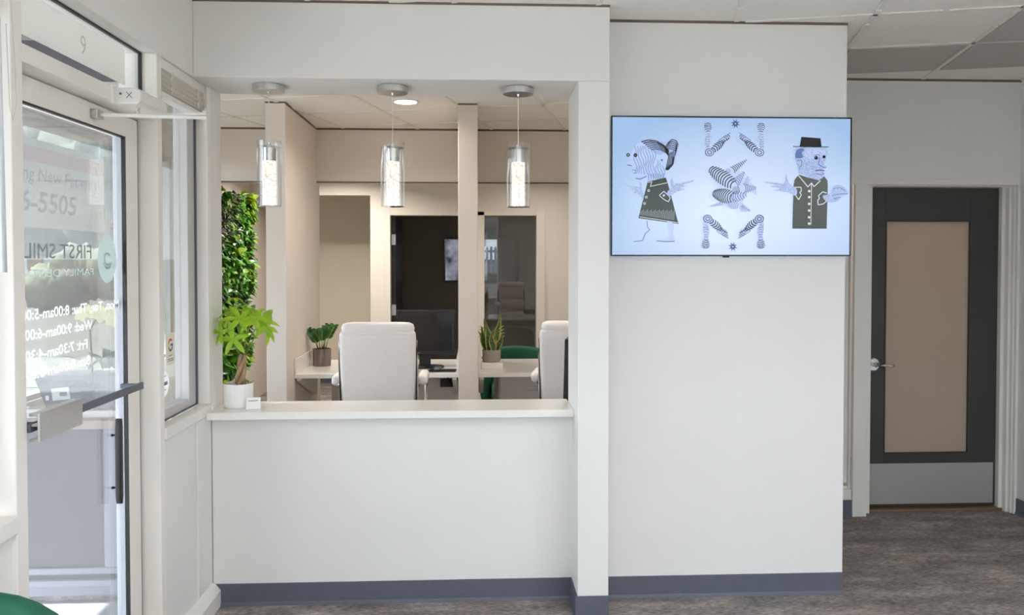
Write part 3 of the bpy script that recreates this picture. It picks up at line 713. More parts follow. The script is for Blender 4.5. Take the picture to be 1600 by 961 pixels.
def poly(mi, pts, sub=True):
    layer[0] += 1; pic.cur = mi
    if sub:   # smooth closed outline
        out = []; n = len(pts)
        for i in range(n):
            p0, p1, p2, p3 = [Vector((*pts[(i + k) % n], 0)) for k in (-1, 0, 1, 2)]
            for t in (0, 0.34, 0.67):
                out.append(0.5 * ((2 * p1) + (-p0 + p2) * t + (2 * p0 - 5 * p1 + 4 * p2 - p3) * t * t + (-p0 + 3 * p1 - 3 * p2 + p3) * t ** 3))
        pts = [(q.x, q.y) for q in out]
    from mathutils.geometry import tessellate_polygon
    v = [Vector((x, y, 0)) for x, y in pts]
    tris = tessellate_polygon([v])
    pic.add([P2(x, y, layer[0]) for x, y in pts], [tuple(t) for t in tris])
def disc(mi, x, y, r, n=14): poly(mi, [(x + r * math.cos(2 * PI * k / n), y + r * math.sin(2 * PI * k / n)) for k in range(n)], False)
def line(mi, pts, w):
    layer[0] += 1; pic.cur = mi
    for (x0, y0), (x1, y1) in zip(pts, pts[1:]):
        L = math.hypot(x1 - x0, y1 - y0) or 1; nx, ny = -(y1 - y0) / L * w / 2, (x1 - x0) / L * w / 2
        pic.add([P2(x0 + nx, y0 + ny, layer[0]), P2(x1 + nx, y1 + ny, layer[0]), P2(x1 - nx, y1 - ny, layer[0]), P2(x0 - nx, y0 - ny, layer[0])], [(0, 1, 2, 3)])
def banded(mi, A, B, w0, w1, n, bulge, th, skip=0.0):
    A, B = Vector((*A, 0)), Vector((*B, 0)); d = (B - A); L = d.length; d.normalize(); p = Vector((-d.y, d.x, 0))
    for i in range(n):
        t = (i + 0.5) / n; w = (w0 + (w1 - w0) * t) * math.sqrt(max(0.05, 1 - 0.75 * (2 * t - 1) ** 2 * (1 if min(w0, w1) > 9 else 0))); c = A + d * L * t; pts = []
        for k in range(7):
            u = -1 + 2 * k / 6; q = c + p * w * u + d * bulge * (1 - u * u) * w; pts.append((q.x, q.y))
        line(mi, pts, th)
# woman in profile
poly(3, [(250, 208), (205, 240), (182, 290), (178, 320), (154, 350), (172, 360), (190, 362), (183, 384), (200, 394), (196, 404), (210, 412), (208, 432), (232, 440), (275, 422), (286, 436), (284, 462), (330, 455), (398, 438), (392, 390), (420, 350), (420, 260), (350, 210)])
poly(2, [(240, 206), (282, 192), (335, 194), (388, 206), (430, 187), (466, 196), (479, 230), (462, 282), (448, 345), (420, 376), (396, 388), (400, 345), (408, 300), (392, 280), (352, 288), (320, 272), (296, 248), (268, 224)])
for k in range(6):
    o = k * 13.0
    line(0, [(246 + o * 0.9, 208 + o * 0.75), (290 + o * 0.6, 196 + o * 0.85), (340 + o * 0.4, 203 + o * 0.85), (384 + o * 0.2, 228 + o * 0.7), (416, 262 + o * 0.5)], 6.5 if k < 2 else 5)
for k in range(6):
    o = k * 12.0
    line(0, [(410 - o * 0.4, 214 + o * 0.5), (436, 192 + o), (462 - o * 0.1, 200 + o), (474 - o * 0.3, 226 + o * 1.1)], 5)
for k in range(5):
    line(0, [(446 - k * 8, 262 + k * 4), (449 - k * 9, 300 + k * 3), (442 - k * 9, 346), (412 - k * 4, 382)], 5.5)
for k in range(13):
    x = 208 + k * 14.5; y0 = 232 + max(0, k - 5) * 7; y1 = 398 + min(k, 6) * 3 + max(0, k - 5) * 6
    if k > 8: y0 = 320
    line(9, [(x + 9 * math.sin(j * 1.1 + k * 0.7) + (6 - j) * 0.6 * (k - 6) * 0.3, y0 + (y1 - y0) * j / 9) for j in range(10)], 2.6)
for k in range(7): line(9, [(292 + k * 15, 404 + (k % 2) * 4), (289 + k * 15.4, 446 - k * 2)], 3)
line(0, [(440, 300), (436, 345), (404, 382)], 9); line(9, [(210, 436), (240, 440), (278, 422)], 5)
line(0, [(188, 384), (214, 386)], 3); line(0, [(196, 404), (216, 402)], 3); line(0, [(158, 352), (186, 358)], 4)
disc(0, 163, 291, 11); disc(6, 163, 291, 4); disc(0, 208, 292, 12); disc(9, 208, 292, 5)
poly(3, [(350, 300), (385, 285), (402, 300), (396, 340), (372, 360), (360, 330)]); line(0, [(362, 322), (376, 318), (370, 330)], 4)
for s in ((140, 476, 1), ):
    poly(7, [(140, 472), (180, 484), (215, 486), (238, 492), (232, 458), (242, 462), (252, 505), (262, 540), (254, 560), (225, 535), (190, 522), (205, 516), (172, 504), (200, 504)])
poly(1, [(284, 456), (396, 430), (410, 470), (476, 719), (228, 684)], False)
line(6, [(286, 462), (310, 456), (300, 486), (408, 462)], 4); line(6, [(236, 676), (470, 712)], 4)
for x, y in ((290, 512), (276, 553), (265, 592)): disc(6, x, y, 8); disc(1, x, y, 4)
line(6, [(356, 542), (384, 516), (410, 540), (424, 556), (412, 582), (384, 566), (358, 544)], 5); disc(6, 384, 542, 7)
poly(7, [(412, 548), (404, 520), (428, 492), (424, 460), (436, 428), (446, 462), (480, 464), (564, 446), (560, 456), (500, 476), (528, 480), (488, 494), (516, 504), (470, 516), (432, 540)])
poly(3, [(404, 704), (448, 722), (440, 780), (452, 826), (400, 832), (340, 826), (392, 812), (420, 782)]); line(9, [(340, 826), (400, 830), (452, 828)], 5)
line(9, [(280, 700), (284, 740), (298, 756), (270, 780), (254, 824), (200, 830)], 4)
for k in range(26): line(6, [(240 + k * 8.2, 664 + k * 1.3), (242 + k * 8.2, 640 - (k % 3) * 5)], 1.6)  # pale lines drawn as a fence reflection in the screen over the coat
# man in hat
poly(7, [(1206, 240), (1388, 240), (1394, 300), (1380, 340), (1396, 362), (1380, 376), (1382, 420), (1350, 440), (1300, 432), (1262, 414), (1222, 398), (1212, 350), (1200, 320), (1198, 280)])
poly(9, [(1204, 262), (1230, 244), (1256, 252), (1240, 270), (1248, 300), (1216, 306), (1200, 300)])
poly(8, [(1262, 250), (1376, 246), (1384, 284), (1350, 300), (1300, 310), (1268, 300)])
line(9, [(1318, 288), (1340, 280), (1356, 292)], 4); disc(0, 1330, 302, 12); disc(9, 1326, 298, 4); disc(0, 1380, 296, 10); line(9, [(1352, 300), (1346, 344), (1372, 362), (1394, 362)], 5)
line(0, [(1328, 384), (1354, 378), (1384, 384)], 5); line(9, [(1332, 402), (1360, 408), (1382, 400)], 5); line(9, [(1210, 320), (1238, 316), (1240, 350), (1222, 370)], 4)
poly(0, [(1236, 172), (1356, 180), (1364, 234), (1226, 231)], False); line(0, [(1185, 233), (1408, 235)], 5)
poly(1, [(1190, 470), (1196, 440), (1222, 408), (1270, 424), (1350, 444), (1382, 418), (1402, 444), (1405, 480), (1400, 748), (1184, 748), (1186, 600)], False)
line(6, [(1218, 412), (1280, 486), (1302, 460), (1318, 484), (1358, 446)], 5); line(6, [(1302, 462), (1300, 724)], 4)
for y in (512, 550, 592, 634, 676, 716): disc(6, 1288, y, 8)
line(6, [(1196, 488), (1236, 488), (1238, 512), (1228, 520), (1238, 536), (1222, 566), (1200, 536)], 5)
line(6, [(1398, 524), (1372, 516), (1346, 540), (1352, 560), (1342, 566), (1344, 598), (1376, 592), (1400, 572)], 5)
poly(7, [(1000, 456), (1080, 460), (1130, 462), (1140, 400), (1150, 440), (1168, 470), (1208, 500), (1204, 542), (1160, 522), (1110, 514), (1064, 508), (1104, 496), (1040, 482), (1084, 476)])
poly(7, [(1372, 540), (1420, 528), (1440, 480), (1490, 474), (1520, 500), (1536, 526), (1500, 540), (1470, 572), (1430, 584), (1392, 574)]); line(9, [(1440, 496), (1480, 488), (1516, 510)], 4); line(9, [(1430, 540), (1480, 528), (1530, 528)], 4); line(9, [(1440, 560), (1480, 552)], 4)
# arms in the four corners (mirrored left-right and up-down)
for fx in (0, 1):
    for fy in (0, 1):
        g_ = lambda L: [((1632 - x) if fx else x - (10 if fy else 0), (962 - y) if fy else y) for x, y in L]
        poly(8, g_([(620, 100), (648, 88), (678, 100), (668, 150), (676, 200), (664, 240), (676, 280), (640, 270), (632, 220), (640, 170), (628, 130)]))
        poly(4, g_([(632, 270), (660, 246), (700, 216), (738, 196), (752, 172), (772, 168), (790, 150), (794, 160), (776, 186), (790, 184), (776, 208), (752, 218), (716, 240), (690, 280), (668, 302), (640, 298)]))
        def gb(mi, A, B, *r): banded(mi, g_([A])[0], g_([B])[0], *r)
        gb(0, (650, 92), (654, 150), 27, 18, 5, -0.3, 4); gb(9, (652, 152), (650, 240), 15, 16, 6, 0.3, 2.6)
        gb(0, (680, 264), (746, 206), 26, 20, 6, 0.6, 6.5); gb(0, (746, 206), (784, 168), 16, 12, 4, 0.6, 4)
        line(9, g_([(716, 200), (756, 172), (790, 152)]), 4); line(0, g_([(740, 214), (766, 196), (786, 186)]), 4)
        for r in (26, 13):
            line(0, g_([(662 + r * math.cos(2 * PI * k / 16), 274 + r * 0.85 * math.sin(2 * PI * k / 16)) for k in range(17)]), 4)
for cx, cy in ((817, 97), (806, 862)):
    pts = []
    for k in range(16): pts.append((cx + (30 if k % 2 == 0 else 14) * math.cos(2 * PI * k / 16 + 0.3), cy + (32 if k % 2 == 0 else 15) * math.sin(2 * PI * k / 16 + 0.3)))
    poly(9, pts, False); disc(0, cx, cy, 10); disc(4, cx, cy, 6)
# horned creature
poly(8, [(660, 612), (700, 592), (740, 580), (740, 606)]); poly(8, [(850, 590), (880, 610), (916, 640), (850, 640)])
poly(5, [(664, 430), (664, 390), (686, 366), (720, 372), (752, 396), (780, 380), (806, 352), (850, 332), (892, 314), (872, 352), (836, 390), (876, 394), (868, 430), (884, 428), (886, 410), (904, 440), (930, 428), (912, 460), (942, 486), (950, 540), (916, 520), (884, 540), (868, 580), (850, 612), (812, 628), (776, 620), (740, 596), (700, 560), (684, 520), (706, 496), (700, 470)])
banded(0, (664, 378), (812, 480), 40, 48, 11, -0.45, 6.5); banded(0, (796, 388), (888, 320), 24, 3, 9, 0.4, 4.5)
banded(0, (684, 530), (806, 558), 36, 52, 10, -0.5, 6); banded(9, (806, 478), (872, 400), 34, 8, 7, 0.5, 4.5)
banded(9, (800, 552), (892, 540), 44, 14, 7, -0.5, 4.5); banded(9, (860, 500), (944, 496), 34, 8, 6, 0.5, 4)
banded(9, (776, 590), (838, 612), 26, 24, 6, -0.3, 2.6); banded(9, (880, 480), (896, 424), 16, 5, 5, 0.3, 2.4)
banded(9, (744, 588), (664, 610), 14, 3, 6, 0.3, 2); banded(9, (850, 600), (908, 638), 18, 3, 6, 0.3, 2)
for r in (22, 14, 6): line(0, [(820 + r * math.cos(2 * PI * k / 14), 512 + r * math.sin(2 * PI * k / 14)) for k in range(15)], 2.6)
for r in (14, 7): line(9, [(768 + r * math.cos(2 * PI * k / 12), 392 + r * math.sin(2 * PI * k / 12)) for k in range(13)], 2.4)
pic.build('screen_picture', pm, scr)

# ------------------------------------------------------------------ charcoal door (door_2) and its frame
df = MB()
# head and stepped jambs
df.box(2.358, 2.447, 4.915, 4.945, 0, 2.066)            # left casing post
df.box(2.447, 2.497, 4.975, 5.08, 0, 2.066)
df.box(1.77, 3.415, 4.925, 4.945, 2.066, 2.10)          # head casing
df.box(2.447, 3.40, 4.955, 5.08, 2.058, 2.091)
df.box(3.349, 3.372, 5.0, 5.08, 0, 2.066).box(3.372, 3.388, 4.965, 5.08, 0, 2.066).box(3.388, 3.398, 4.94, 5.08, 0, 2.066).box(3.398, 3.415, 4.92, 5.08, 0, 2.066)
struct(df.build('trim_8', M['white'], bevel=0.003), 'white stepped frame around the charcoal door', 'door frame')
w5 = empty('window_5', (2.1, 4.95, 0.1), 'white framed side window left of the charcoal door', 'window', None, 'structure')
f = MB()
f.box(2.345, 2.358, 4.945, 5.02, 0.10, 2.066).box(2.322, 2.345, 4.965, 5.02, 0.2, 2.066).box(2.308, 2.322, 4.99, 5.02, 0.2, 2.066)
f.box(2.24, 2.308, 4.998, 5.02, 0.2, 2.066).box(1.77, 2.358, 4.93, 5.02, 0.10, 0.165).box(1.77, 2.345, 4.955, 5.02, 0.165, 0.182).box(1.77, 2.322, 4.98, 5.02, 0.182, 0.2)
f.build('window_frame', M['white'], w5, bevel=0.003)
MB().box(1.77, 2.24, 5.0, 5.006, 0.2, 2.066).build('pane', M['frost'], w5)
struct(MB().box(1.77, 2.358, 4.94, 5.02, 0, 0.10).build('wall_under_window', M['paint']), 'low wall under the side window', 'wall')
d2 = empty('door_2', (2.92, 5.05, 0.022), 'charcoal door with a tall frosted glass panel and steel kick plate', 'door', None, 'structure')
dl = MB(); y0, y1 = 5.03, 5.075
dl.box(2.499, 2.611, y0, y1, 0.024, 2.055).box(3.169, 3.347, y0, y1, 0.024, 2.055).box(2.611, 3.169, y0, y1, 1.850, 2.055).box(2.611, 3.169, y0, y1, 0.024, 0.363)
dl.build('door_leaf', M['charcoal'], d2, bevel=0.002)
bd_ = MB()
for (a, b, c, d) in ((2.611, 2.619, 0.363, 1.85), (3.161, 3.169, 0.363, 1.85), (2.619, 3.161, 0.363, 0.371), (2.619, 3.161, 1.842, 1.85)): bd_.box(a, b, 5.026, 5.05, c, d)
bd_.build('glazing_bead', M['charcoal'], d2, bevel=0.002)
MB().box(2.615, 3.165, 5.045, 5.053, 0.367, 1.846).build('frosted_pane', M['frost'], d2)
MB().box(2.507, 3.331, 5.0275, 5.030, 0.042, 0.302).build('kick_plate', M['steel'], d2, bevel=0.0008)
lv = MB(); lv.tube([(2.534, 5.03, 0.936), (2.534, 5.022, 0.936), (2.534, 5.017, 0.936)], [0.043, 0.043, 0.036], 28)
lv.build('rosette', M['chrome'], d2, smooth='auto')
lv = MB(); lv.tube([(2.534, 5.018, 0.936), (2.534, 4.978, 0.936)], 0.011, 14)
lv.tube([(2.527, 4.974, 0.936), (2.57, 4.974, 0.936), (2.61, 4.976, 0.934), (2.652, 4.982, 0.932)], [0.012, 0.011, 0.0095, 0.009], 12)
lv.build('lever_handle', M['chrome'], d2, smooth=True)
struct(MB().box(2.447, 3.372, 4.99, 5.08, 0.0, 0.018).build('trim_9', mat('wood threshold', sr(128, 100, 76), 0.6, var=0.2, scale=20, stretch=(0.3, 3, 3)), bevel=0.003), 'wooden threshold strip under the charcoal door', 'threshold')
rb = MB(); rb.box(1.77, 3.56, 6.4, 6.5, 0, CZ).box(3.5, 3.6, 5.08, 6.5, 0, CZ)
struct(rb.build('wall_beyond', M['beige']), 'beige room behind the frosted door', 'wall')
la = bpy.data.lights.new('room_lamp', 'AREA'); la.shape = 'DISK'; la.size = 0.2; la.energy = 18; la.color = (1, 0.85, 0.68)
lo_ = bpy.data.objects.new('room_lamp', la); COL.objects.link(lo_); lo_.location = (2.65, 5.75, 2.68)

# ------------------------------------------------------------------ office: back glazing
d3 = empty('door_3', (-0.1, 9.3, 0), 'open charcoal door and glass side pane in a beige frame at the back of the office', 'door', None, 'structure')
f = MB()
f.box(-1.03, -0.936, 9.28, 9.44, 0, 2.15).box(-0.02, 0.132, 9.28, 9.44, 0, 2.15).box(0.726, 0.822, 9.28, 9.44, 0, 2.15).box(-0.936, 0.726, 9.28, 9.44, 2.103, 2.15).box(0.132, 0.726, 9.28, 9.44, 0, 0.12)
f.build('door_frame', M['beige'], d3, bevel=0.004)
MB().box(-0.932, -0.888, 9.40, 10.28, 0.012, 2.095).build('open_door_leaf', M['charcoal'], d3, bevel=0.002)
MB().box(0.132, 0.726, 9.34, 9.35, 0.12, 2.103).build('side_pane', M['officeglass'], d3)
for z in (1.83, 1.022, 0.25): MB().box(-0.936, -0.884, 9.385, 9.399, z - 0.062, z + 0.062).build('hinge', M['nickel'], d3, bevel=0.003)
MB().box(-0.95, -0.938, 9.275, 9.285, 0, 2.11).build('frame_bead', M['white'], d3)

tv2 = empty('wall_screen', (0.11, 11.45, 1.289), 'dark framed screen in the unlit room behind the glazed door', 'television')
MB().box(-0.405, 0.626, 11.44, 11.5, 1.289, 1.895).build('screen_body', M['blackgloss'], tv2, bevel=0.006)
def nightpic():
    m, nt, out = nodes('dim mountain picture'); e = nt.nodes.new('ShaderNodeEmission')
    tc = nt.nodes.new('ShaderNodeTexCoord'); n = nt.nodes.new('ShaderNodeTexNoise'); n.inputs['Scale'].default_value = 5; n.inputs['Detail'].default_value = 6
    rp = nt.nodes.new('ShaderNodeValToRGB'); rp.color_ramp.elements[0].position = 0.35; rp.color_ramp.elements[1].position = 0.75
    rp.color_ramp.elements[0].color = (*sr(44, 50, 60), 1); rp.color_ramp.elements[1].color = (*sr(168, 170, 184), 1)
    nt.links.new(tc.outputs['Object'], n.inputs['Vector']); nt.links.new(n.outputs['Fac'], rp.inputs['Fac']); nt.links.new(rp.outputs['Color'], e.inputs['Color'])
    nt.links.new(e.outputs[0], out.inputs['Surface']); return m
MB().box(-0.385, 0.20, 11.436, 11.441, 1.31, 1.878).build('screen_image', nightpic(), tv2)

# ------------------------------------------------------------------ desks
def desk(x0, x1, lab, left_splash, right_splash):
    e = empty('office_desk', ((x0 + x1) / 2, 6.5, 0.0), lab, 'desk', 'built-in white desks in the office')
    MB().box(x0, x1, 6.085, 6.95, 0.717, 0.75).build('worktop', M['quartz'], e, bevel=0.003)
    if left_splash: MB().box(x0, x0 + 0.016, 6.085, 6.95, 0.7502, 0.865).build('side_splash', M['quartz'], e, bevel=0.002)
    if right_splash: MB().box(x1 - 0.016, x1, 6.085, 6.95, 0.7502, 0.865).build('side_splash', M['quartz'], e, bevel=0.002)
    MB().box(x0 + 0.14, x1 - 0.01, 6.86, 6.88, 0.0, 0.716).build('modesty_panel', M['beige'], e)
    for x in (x0 + 0.01, x1 - 0.05):
        b = MB(); b.prism([(x, 6.12, 0.716), (x, 6.12, 0.695), (x, 6.70, 0.50), (x, 6.74, 0.50), (x, 6.74, 0.716)], (0.035, 0, 0)); b.build('bracket', M['white'], e, bevel=0.002)
    return e
dsk = desk(-1.325, -0.107, 'white built-in desk under the black monitor', True, True)
ds2 = desk(0.037, 1.648, 'white built-in desk under the striped snake plant', True, False)
pd = empty('drawer_pedestal', (0.5, 6.5, 0), 'grey beige drawer pedestal under the desk behind the second office chair', 'drawer pedestal')
MB().box(0.20, 0.72, 6.30, 6.80, 0.02, 0.70).build('pedestal_body', M['alu'], pd, bevel=0.004)
for z0, z1 in ((0.48, 0.69), (0.26, 0.47), (0.04, 0.25)):
    dr = MB().box(0.21, 0.71, 6.282, 6.299, z0, z1).build('drawer', M['alu'], pd, bevel=0.003)
    h = MB(); h.tube([(0.42, 6.282, z1 - 0.10), (0.42, 6.262, z1 - 0.10), (0.60, 6.262, z1 - 0.10), (0.60, 6.282, z1 - 0.10)], 0.005, 8); h.build('drawer_handle', M['chrome'], dr)
# power strip and cable
ps = empty('power_strip', (-0.2, 6.84, 0.55), 'black power outlet with hanging cable under the first desk', 'power outlet')
MB().box(-0.275, -0.15, 6.83, 6.858, 0.53, 0.60).build('outlet_box', M['black'], ps, bevel=0.004)
c_ = MB(); c_.tube([(-0.21, 6.83, 0.71), (-0.215, 6.80, 0.66), (-0.21, 6.81, 0.60), (-0.20, 6.825, 0.57)], 0.008, 8)
c_.tube([(-0.19, 6.83, 0.56), (-0.165, 6.79, 0.62), (-0.13, 6.79, 0.58), (-0.15, 6.82, 0.52)], 0.005, 8); c_.build('cable', M['black'], ps, smooth=True)

# monitor and desk kit
mo = empty('computer_monitor', (-0.3, 6.42, 0.75), 'black monitor on the desk right of the white office chair', 'monitor')
MB().box(-0.60, -0.138, 6.40, 6.43, 0.85, 1.205).build('monitor_body', M['black'], mo, bevel=0.006)
b = MB(); b.box(-0.595, -0.143, 6.393, 6.40, 0.855, 0.885).box(-0.595, -0.143, 6.393, 6.40, 1.19, 1.2).box(-0.595, -0.585, 6.393, 6.40, 0.885, 1.19).box(-0.165, -0.143, 6.393, 6.40, 0.885, 1.19)
b.build('monitor_bezel', M['black'], mo, bevel=0.002)
MB().box(-0.585, -0.165, 6.395, 6.40, 0.885, 1.19).build('monitor_screen', M['blackgloss'], mo)
MB().box(-0.425, -0.335, 6.43, 6.455, 0.76, 1.0).build('monitor_neck', M['black'], mo, bevel=0.005)
b = MB(); b.loft([rrect(-0.36, 6.43, 0.13, 0.10, 0.05, 0.7505), rrect(-0.36, 6.43, 0.13, 0.10, 0.05, 0.757), rrect(-0.36, 6.43, 0.10, 0.075, 0.05, 0.765)]); b.build('monitor_foot', M['black'], mo, smooth='auto')
t_ = MB(); t_.box(-0.44, -0.415, 6.3925, 6.393, 0.866, 0.872); t_.build('maker_mark', M['sidetrim'], mo)
mp = MB(); mp.prism([(-0.365, 6.15, 0.7505), (-0.135, 6.15, 0.7505), (-0.105 - 0.02, 6.30, 0.7505), (-0.33, 6.30, 0.7505)], (0, 0, 0.004))
tag(mp.build('mouse_pad', M['black'], bevel=0.001), 'black mouse pad before the black monitor', 'mouse pad')
ms = MB(); ms.loft([rrect(-0.27, 6.24, 0.030, 0.05, 0.028, 0.7548), rrect(-0.27, 6.24, 0.031, 0.052, 0.028, 0.766), rrect(-0.27, 6.245, 0.024, 0.040, 0.024, 0.778), rrect(-0.27, 6.25, 0.010, 0.016, 0.01, 0.784)])
tag(ms.build('computer_mouse', M['base'], smooth=True), 'dark computer mouse on the black mouse pad', 'mouse')
kb = empty('keyboard', (-0.62, 6.22, 0.751), 'black keyboard on the desk partly behind the white office chair', 'keyboard')
MB().box(-0.80, -0.42, 6.15, 6.29, 0.7505, 0.765).build('keyboard_body', M['black'], kb, bevel=0.004)
k_ = MB()
for i in range(15):
    for j in range(5): k_.box(-0.79 + i * 0.0245, -0.79 + i * 0.0245 + 0.020, 6.16 + j * 0.025, 6.16 + j * 0.025 + 0.020, 0.765, 0.769)
k_.build('keys', M['blackgloss'], kb)
ph = empty('desk_phone', (-0.55, 6.6, 0.751), 'black desk phone beside the monitor foot', 'phone')
b = MB(); b.prism([(-0.60, 6.50, 0.7505), (-0.60, 6.70, 0.7505), (-0.60, 6.70, 0.83), (-0.60, 6.64, 0.83), (-0.60, 6.50, 0.775)], (0.085, 0, 0)); b.build('phone_base', M['black'], ph, bevel=0.004)
b = MB(); b.tube([(-0.578, 6.515, 0.80), (-0.578, 6.57, 0.82), (-0.578, 6.66, 0.855)], [0.02, 0.014, 0.02], 10); b.build('handset', M['black'], ph, smooth=True)

# ------------------------------------------------------------------ office chairs (local coordinates, facing +y)
def office_chair():
    e = empty('office_chair', (0, 0, 0), 'white leather office chair seen from behind in the middle of the opening', 'office chair', 'white leather office chairs')
    def backcurve(z):   # depth centre of the back at height z (leans away from the seat)
        t = (z - 0.48) / 0.75
        return -0.02 - 0.10 * t
    b = MB(); secs = []
    for z, hw, ht, r in ((0.47, 0.19, 0.02, 0.02), (0.49, 0.215, 0.035, 0.03), (0.60, 0.225, 0.042, 0.035), (0.80, 0.228, 0.044, 0.035), (1.00, 0.228, 0.044, 0.035), (1.13, 0.228, 0.044, 0.035), (1.155, 0.227, 0.042, 0.035), (1.168, 0.222, 0.034, 0.03), (1.172, 0.20, 0.02, 0.02)):
        secs.append(rrect(0, backcurve(z), hw, ht, r, z, 4))
    b.loft(secs); b.build('backrest', M['leather'], e, smooth=True, bevel=0.0)
    b = MB(); secs = []
    for z, hw, ht, r in ((1.135, 0.17, 0.02, 0.02), (1.145, 0.205, 0.042, 0.035), (1.165, 0.216, 0.054, 0.045), (1.19, 0.219, 0.056, 0.05), (1.212, 0.212, 0.046, 0.045), (1.222, 0.19, 0.030, 0.03), (1.225, 0.15, 0.014, 0.014)):
        secs.append(rrect(0, backcurve(z) + 0.02, hw, ht, r, z, 5))
    b.loft(secs); b.build('headrest', M['leather'], e, smooth=True)
    b = MB(); b.tube([(s, backcurve(1.158) - 0.040, 1.157) for s in [-0.2 + 0.04 * k for k in range(11)]], 0.003, 6); b.build('seam', M['leather'], e, smooth=True)
    # quilted front pads
    for i, (z0, z1) in enumerate(((0.56, 0.74), (0.75, 0.93), (0.94, 1.12))):
        b = MB(); secs = []
        for t, k in ((0, 0.6), (0.12, 0.95), (0.5, 1.0), (0.88, 0.95), (1, 0.6)):
            z = z0 + (z1 - z0) * t; secs.append(rrect(0, backcurve(z) + 0.045, 0.205 * (0.97 + 0.03 * k), 0.024 * k, 0.02, z, 4))
        b.loft(secs); b.build('back_cushion', M['leather'], e, smooth=True)
    b = MB(); secs = []
    for z, hw, hy in ((0.42, 0.20, 0.20), (0.435, 0.235, 0.235), (0.475, 0.245, 0.245), (0.515, 0.235, 0.235), (0.53, 0.19, 0.19)): secs.append(rrect(0, 0.22, hw, hy, 0.07, z, 4))
    b.loft(secs); b.build('seat', M['leather'], e, smooth=True)
    for s in (-1, 1):
        b = MB()
        b.tube([(s * 0.231, backcurve(1.10) + 0.0, 1.115), (s * 0.234, backcurve(1.0), 1.0), (s * 0.234, backcurve(0.8), 0.8), (s * 0.232, backcurve(0.55), 0.55), (s * 0.20, 0.03, 0.43), (s * 0.14, 0.10, 0.40)], 0.0065, 8)
        b.build('side_rail', M['chrome'], e, smooth=True)
        b = MB(); b.box(s * 0.2285 - 0.002, s * 0.2285 + 0.002, backcurve(0.85) - 0.03, backcurve(0.85) + 0.02, 0.55, 1.08); b.build('side_strip', M['black'], e)
        ar = MB()
        ar.tube([(s * 0.234, backcurve(0.84), 0.835), (s * 0.262, 0.02, 0.845), (s * 0.262, 0.28, 0.84), (s * 0.262, 0.335, 0.79), (s * 0.262, 0.31, 0.62), (s * 0.235, 0.27, 0.45), (s * 0.15, 0.24, 0.41)], 0.012, 10)
        a = ar.build('arm', M['chrome'], e, smooth=True)
        pd_ = MB(); secs = []
        for y, hx, hz in ((-0.045, 0.016, 0.008), (-0.035, 0.027, 0.026), (0.0, 0.029, 0.034), (0.22, 0.028, 0.03), (0.27, 0.024, 0.022), (0.285, 0.012, 0.008)):
            sec = rrect(0, 0, hx, hz, min(hx, hz) * 0.7, 0, 3); secs.append([Vector((s * 0.262 + p.x, y, 0.862 + p.y)) for p in sec])
        pd_.loft(secs); pd_.build('arm_pad', M['leather'], a, smooth=True)
    b = MB(); b.box(-0.10, 0.10, 0.12, 0.34, 0.385, 0.42); b.tube([(0, 0.22, 0.39), (0, 0.22, 0.26)], 0.030, 16); b.tube([(0, 0.22, 0.27), (0, 0.22, 0.08)], 0.022, 16); b.build('base_column', M['chrome'], e, smooth='auto')
    for k in range(5):
        a = 2 * PI * k / 5 + PI / 2; d = Vector((math.cos(a), math.sin(a), 0)); c = Vector((0, 0.22, 0))
        lb = MB(); lb.tube([c + d * 0.02 + Vector((0, 0, 0.105)), c + d * 0.15 + Vector((0, 0, 0.098)), c + d * 0.30 + Vector((0, 0, 0.075))], [0.026, 0.022, 0.016], 8)
        l_ = lb.build('leg', M['chrome'], e, smooth=True)
        cb = MB(); p = c + d * 0.295 + Vector((0, 0, 0.028)); t = Vector((-d.y, d.x, 0))
        for s in (-1, 1): cb.tube([p + t * s * 0.008, p + t * s * 0.024], 0.0275, 16)
        cb.tube([p, p + Vector((0, 0, 0.05))], 0.006, 8)
        cb.build('caster', M['black'], l_, smooth='auto')
    return e
ch = office_chair()
ch2 = copy_tree(ch)
ch.location = (-0.572, 5.02, 0)
ch2.location = (0.655, 5.06, 0); ch2.rotation_euler = (0, 0, R(-10)); ch2['label'] = 'white leather office chair half hidden by the white pier'

# monitor seen edge-on behind the pier
em = empty('computer_monitor', (0.56, 4.25, 0.914), 'black monitor edge standing on the countertop end behind the pier', 'monitor')
# stands on a side worktop behind the counter
sw = empty('side_desk', (1.05, 4.25, 0), 'white side desk behind the pier carrying the edge-on monitor', 'desk')
MB().box(0.47, 1.645, 3.94, 4.55, 0.717, 0.75).build('worktop', M['quartz'], sw, bevel=0.003)
for x in (0.50, 1.58): MB().box(x, x + 0.04, 3.96, 4.50, 0, 0.717).build('side_panel', M['white'], sw, bevel=0.002)
em.location = (0.62, 4.3, 0.75); em['label'] = 'black monitor turned edge-on against the pier in front of an office chair'
b = MB(); b.prism([(0.478, 4.16, 0.80), (0.478, 4.16, 1.175), (0.498, 4.19, 1.175), (0.498, 4.19, 0.80)], (0.0, 0.0, 0.0)) if False else MB()
b = MB(); b.prism([(0.478, 4.30, 0.80), (0.516, 4.30, 0.80), (0.516, 4.30, 1.177), (0.488, 4.30, 1.177)], (0.10, 0.46, 0.0)); b.build('monitor_body', M['black'], em, bevel=0.004)
b = MB(); b.box(0.545, 0.575, 4.50, 4.56, 0.76, 0.95); b.build('monitor_neck', M['black'], em)
b = MB(); b.loft([rrect(0.59, 4.44, 0.10, 0.10, 0.04, 0.7505), rrect(0.59, 4.44, 0.10, 0.10, 0.04, 0.765)]); b.build('monitor_foot', M['black'], em)

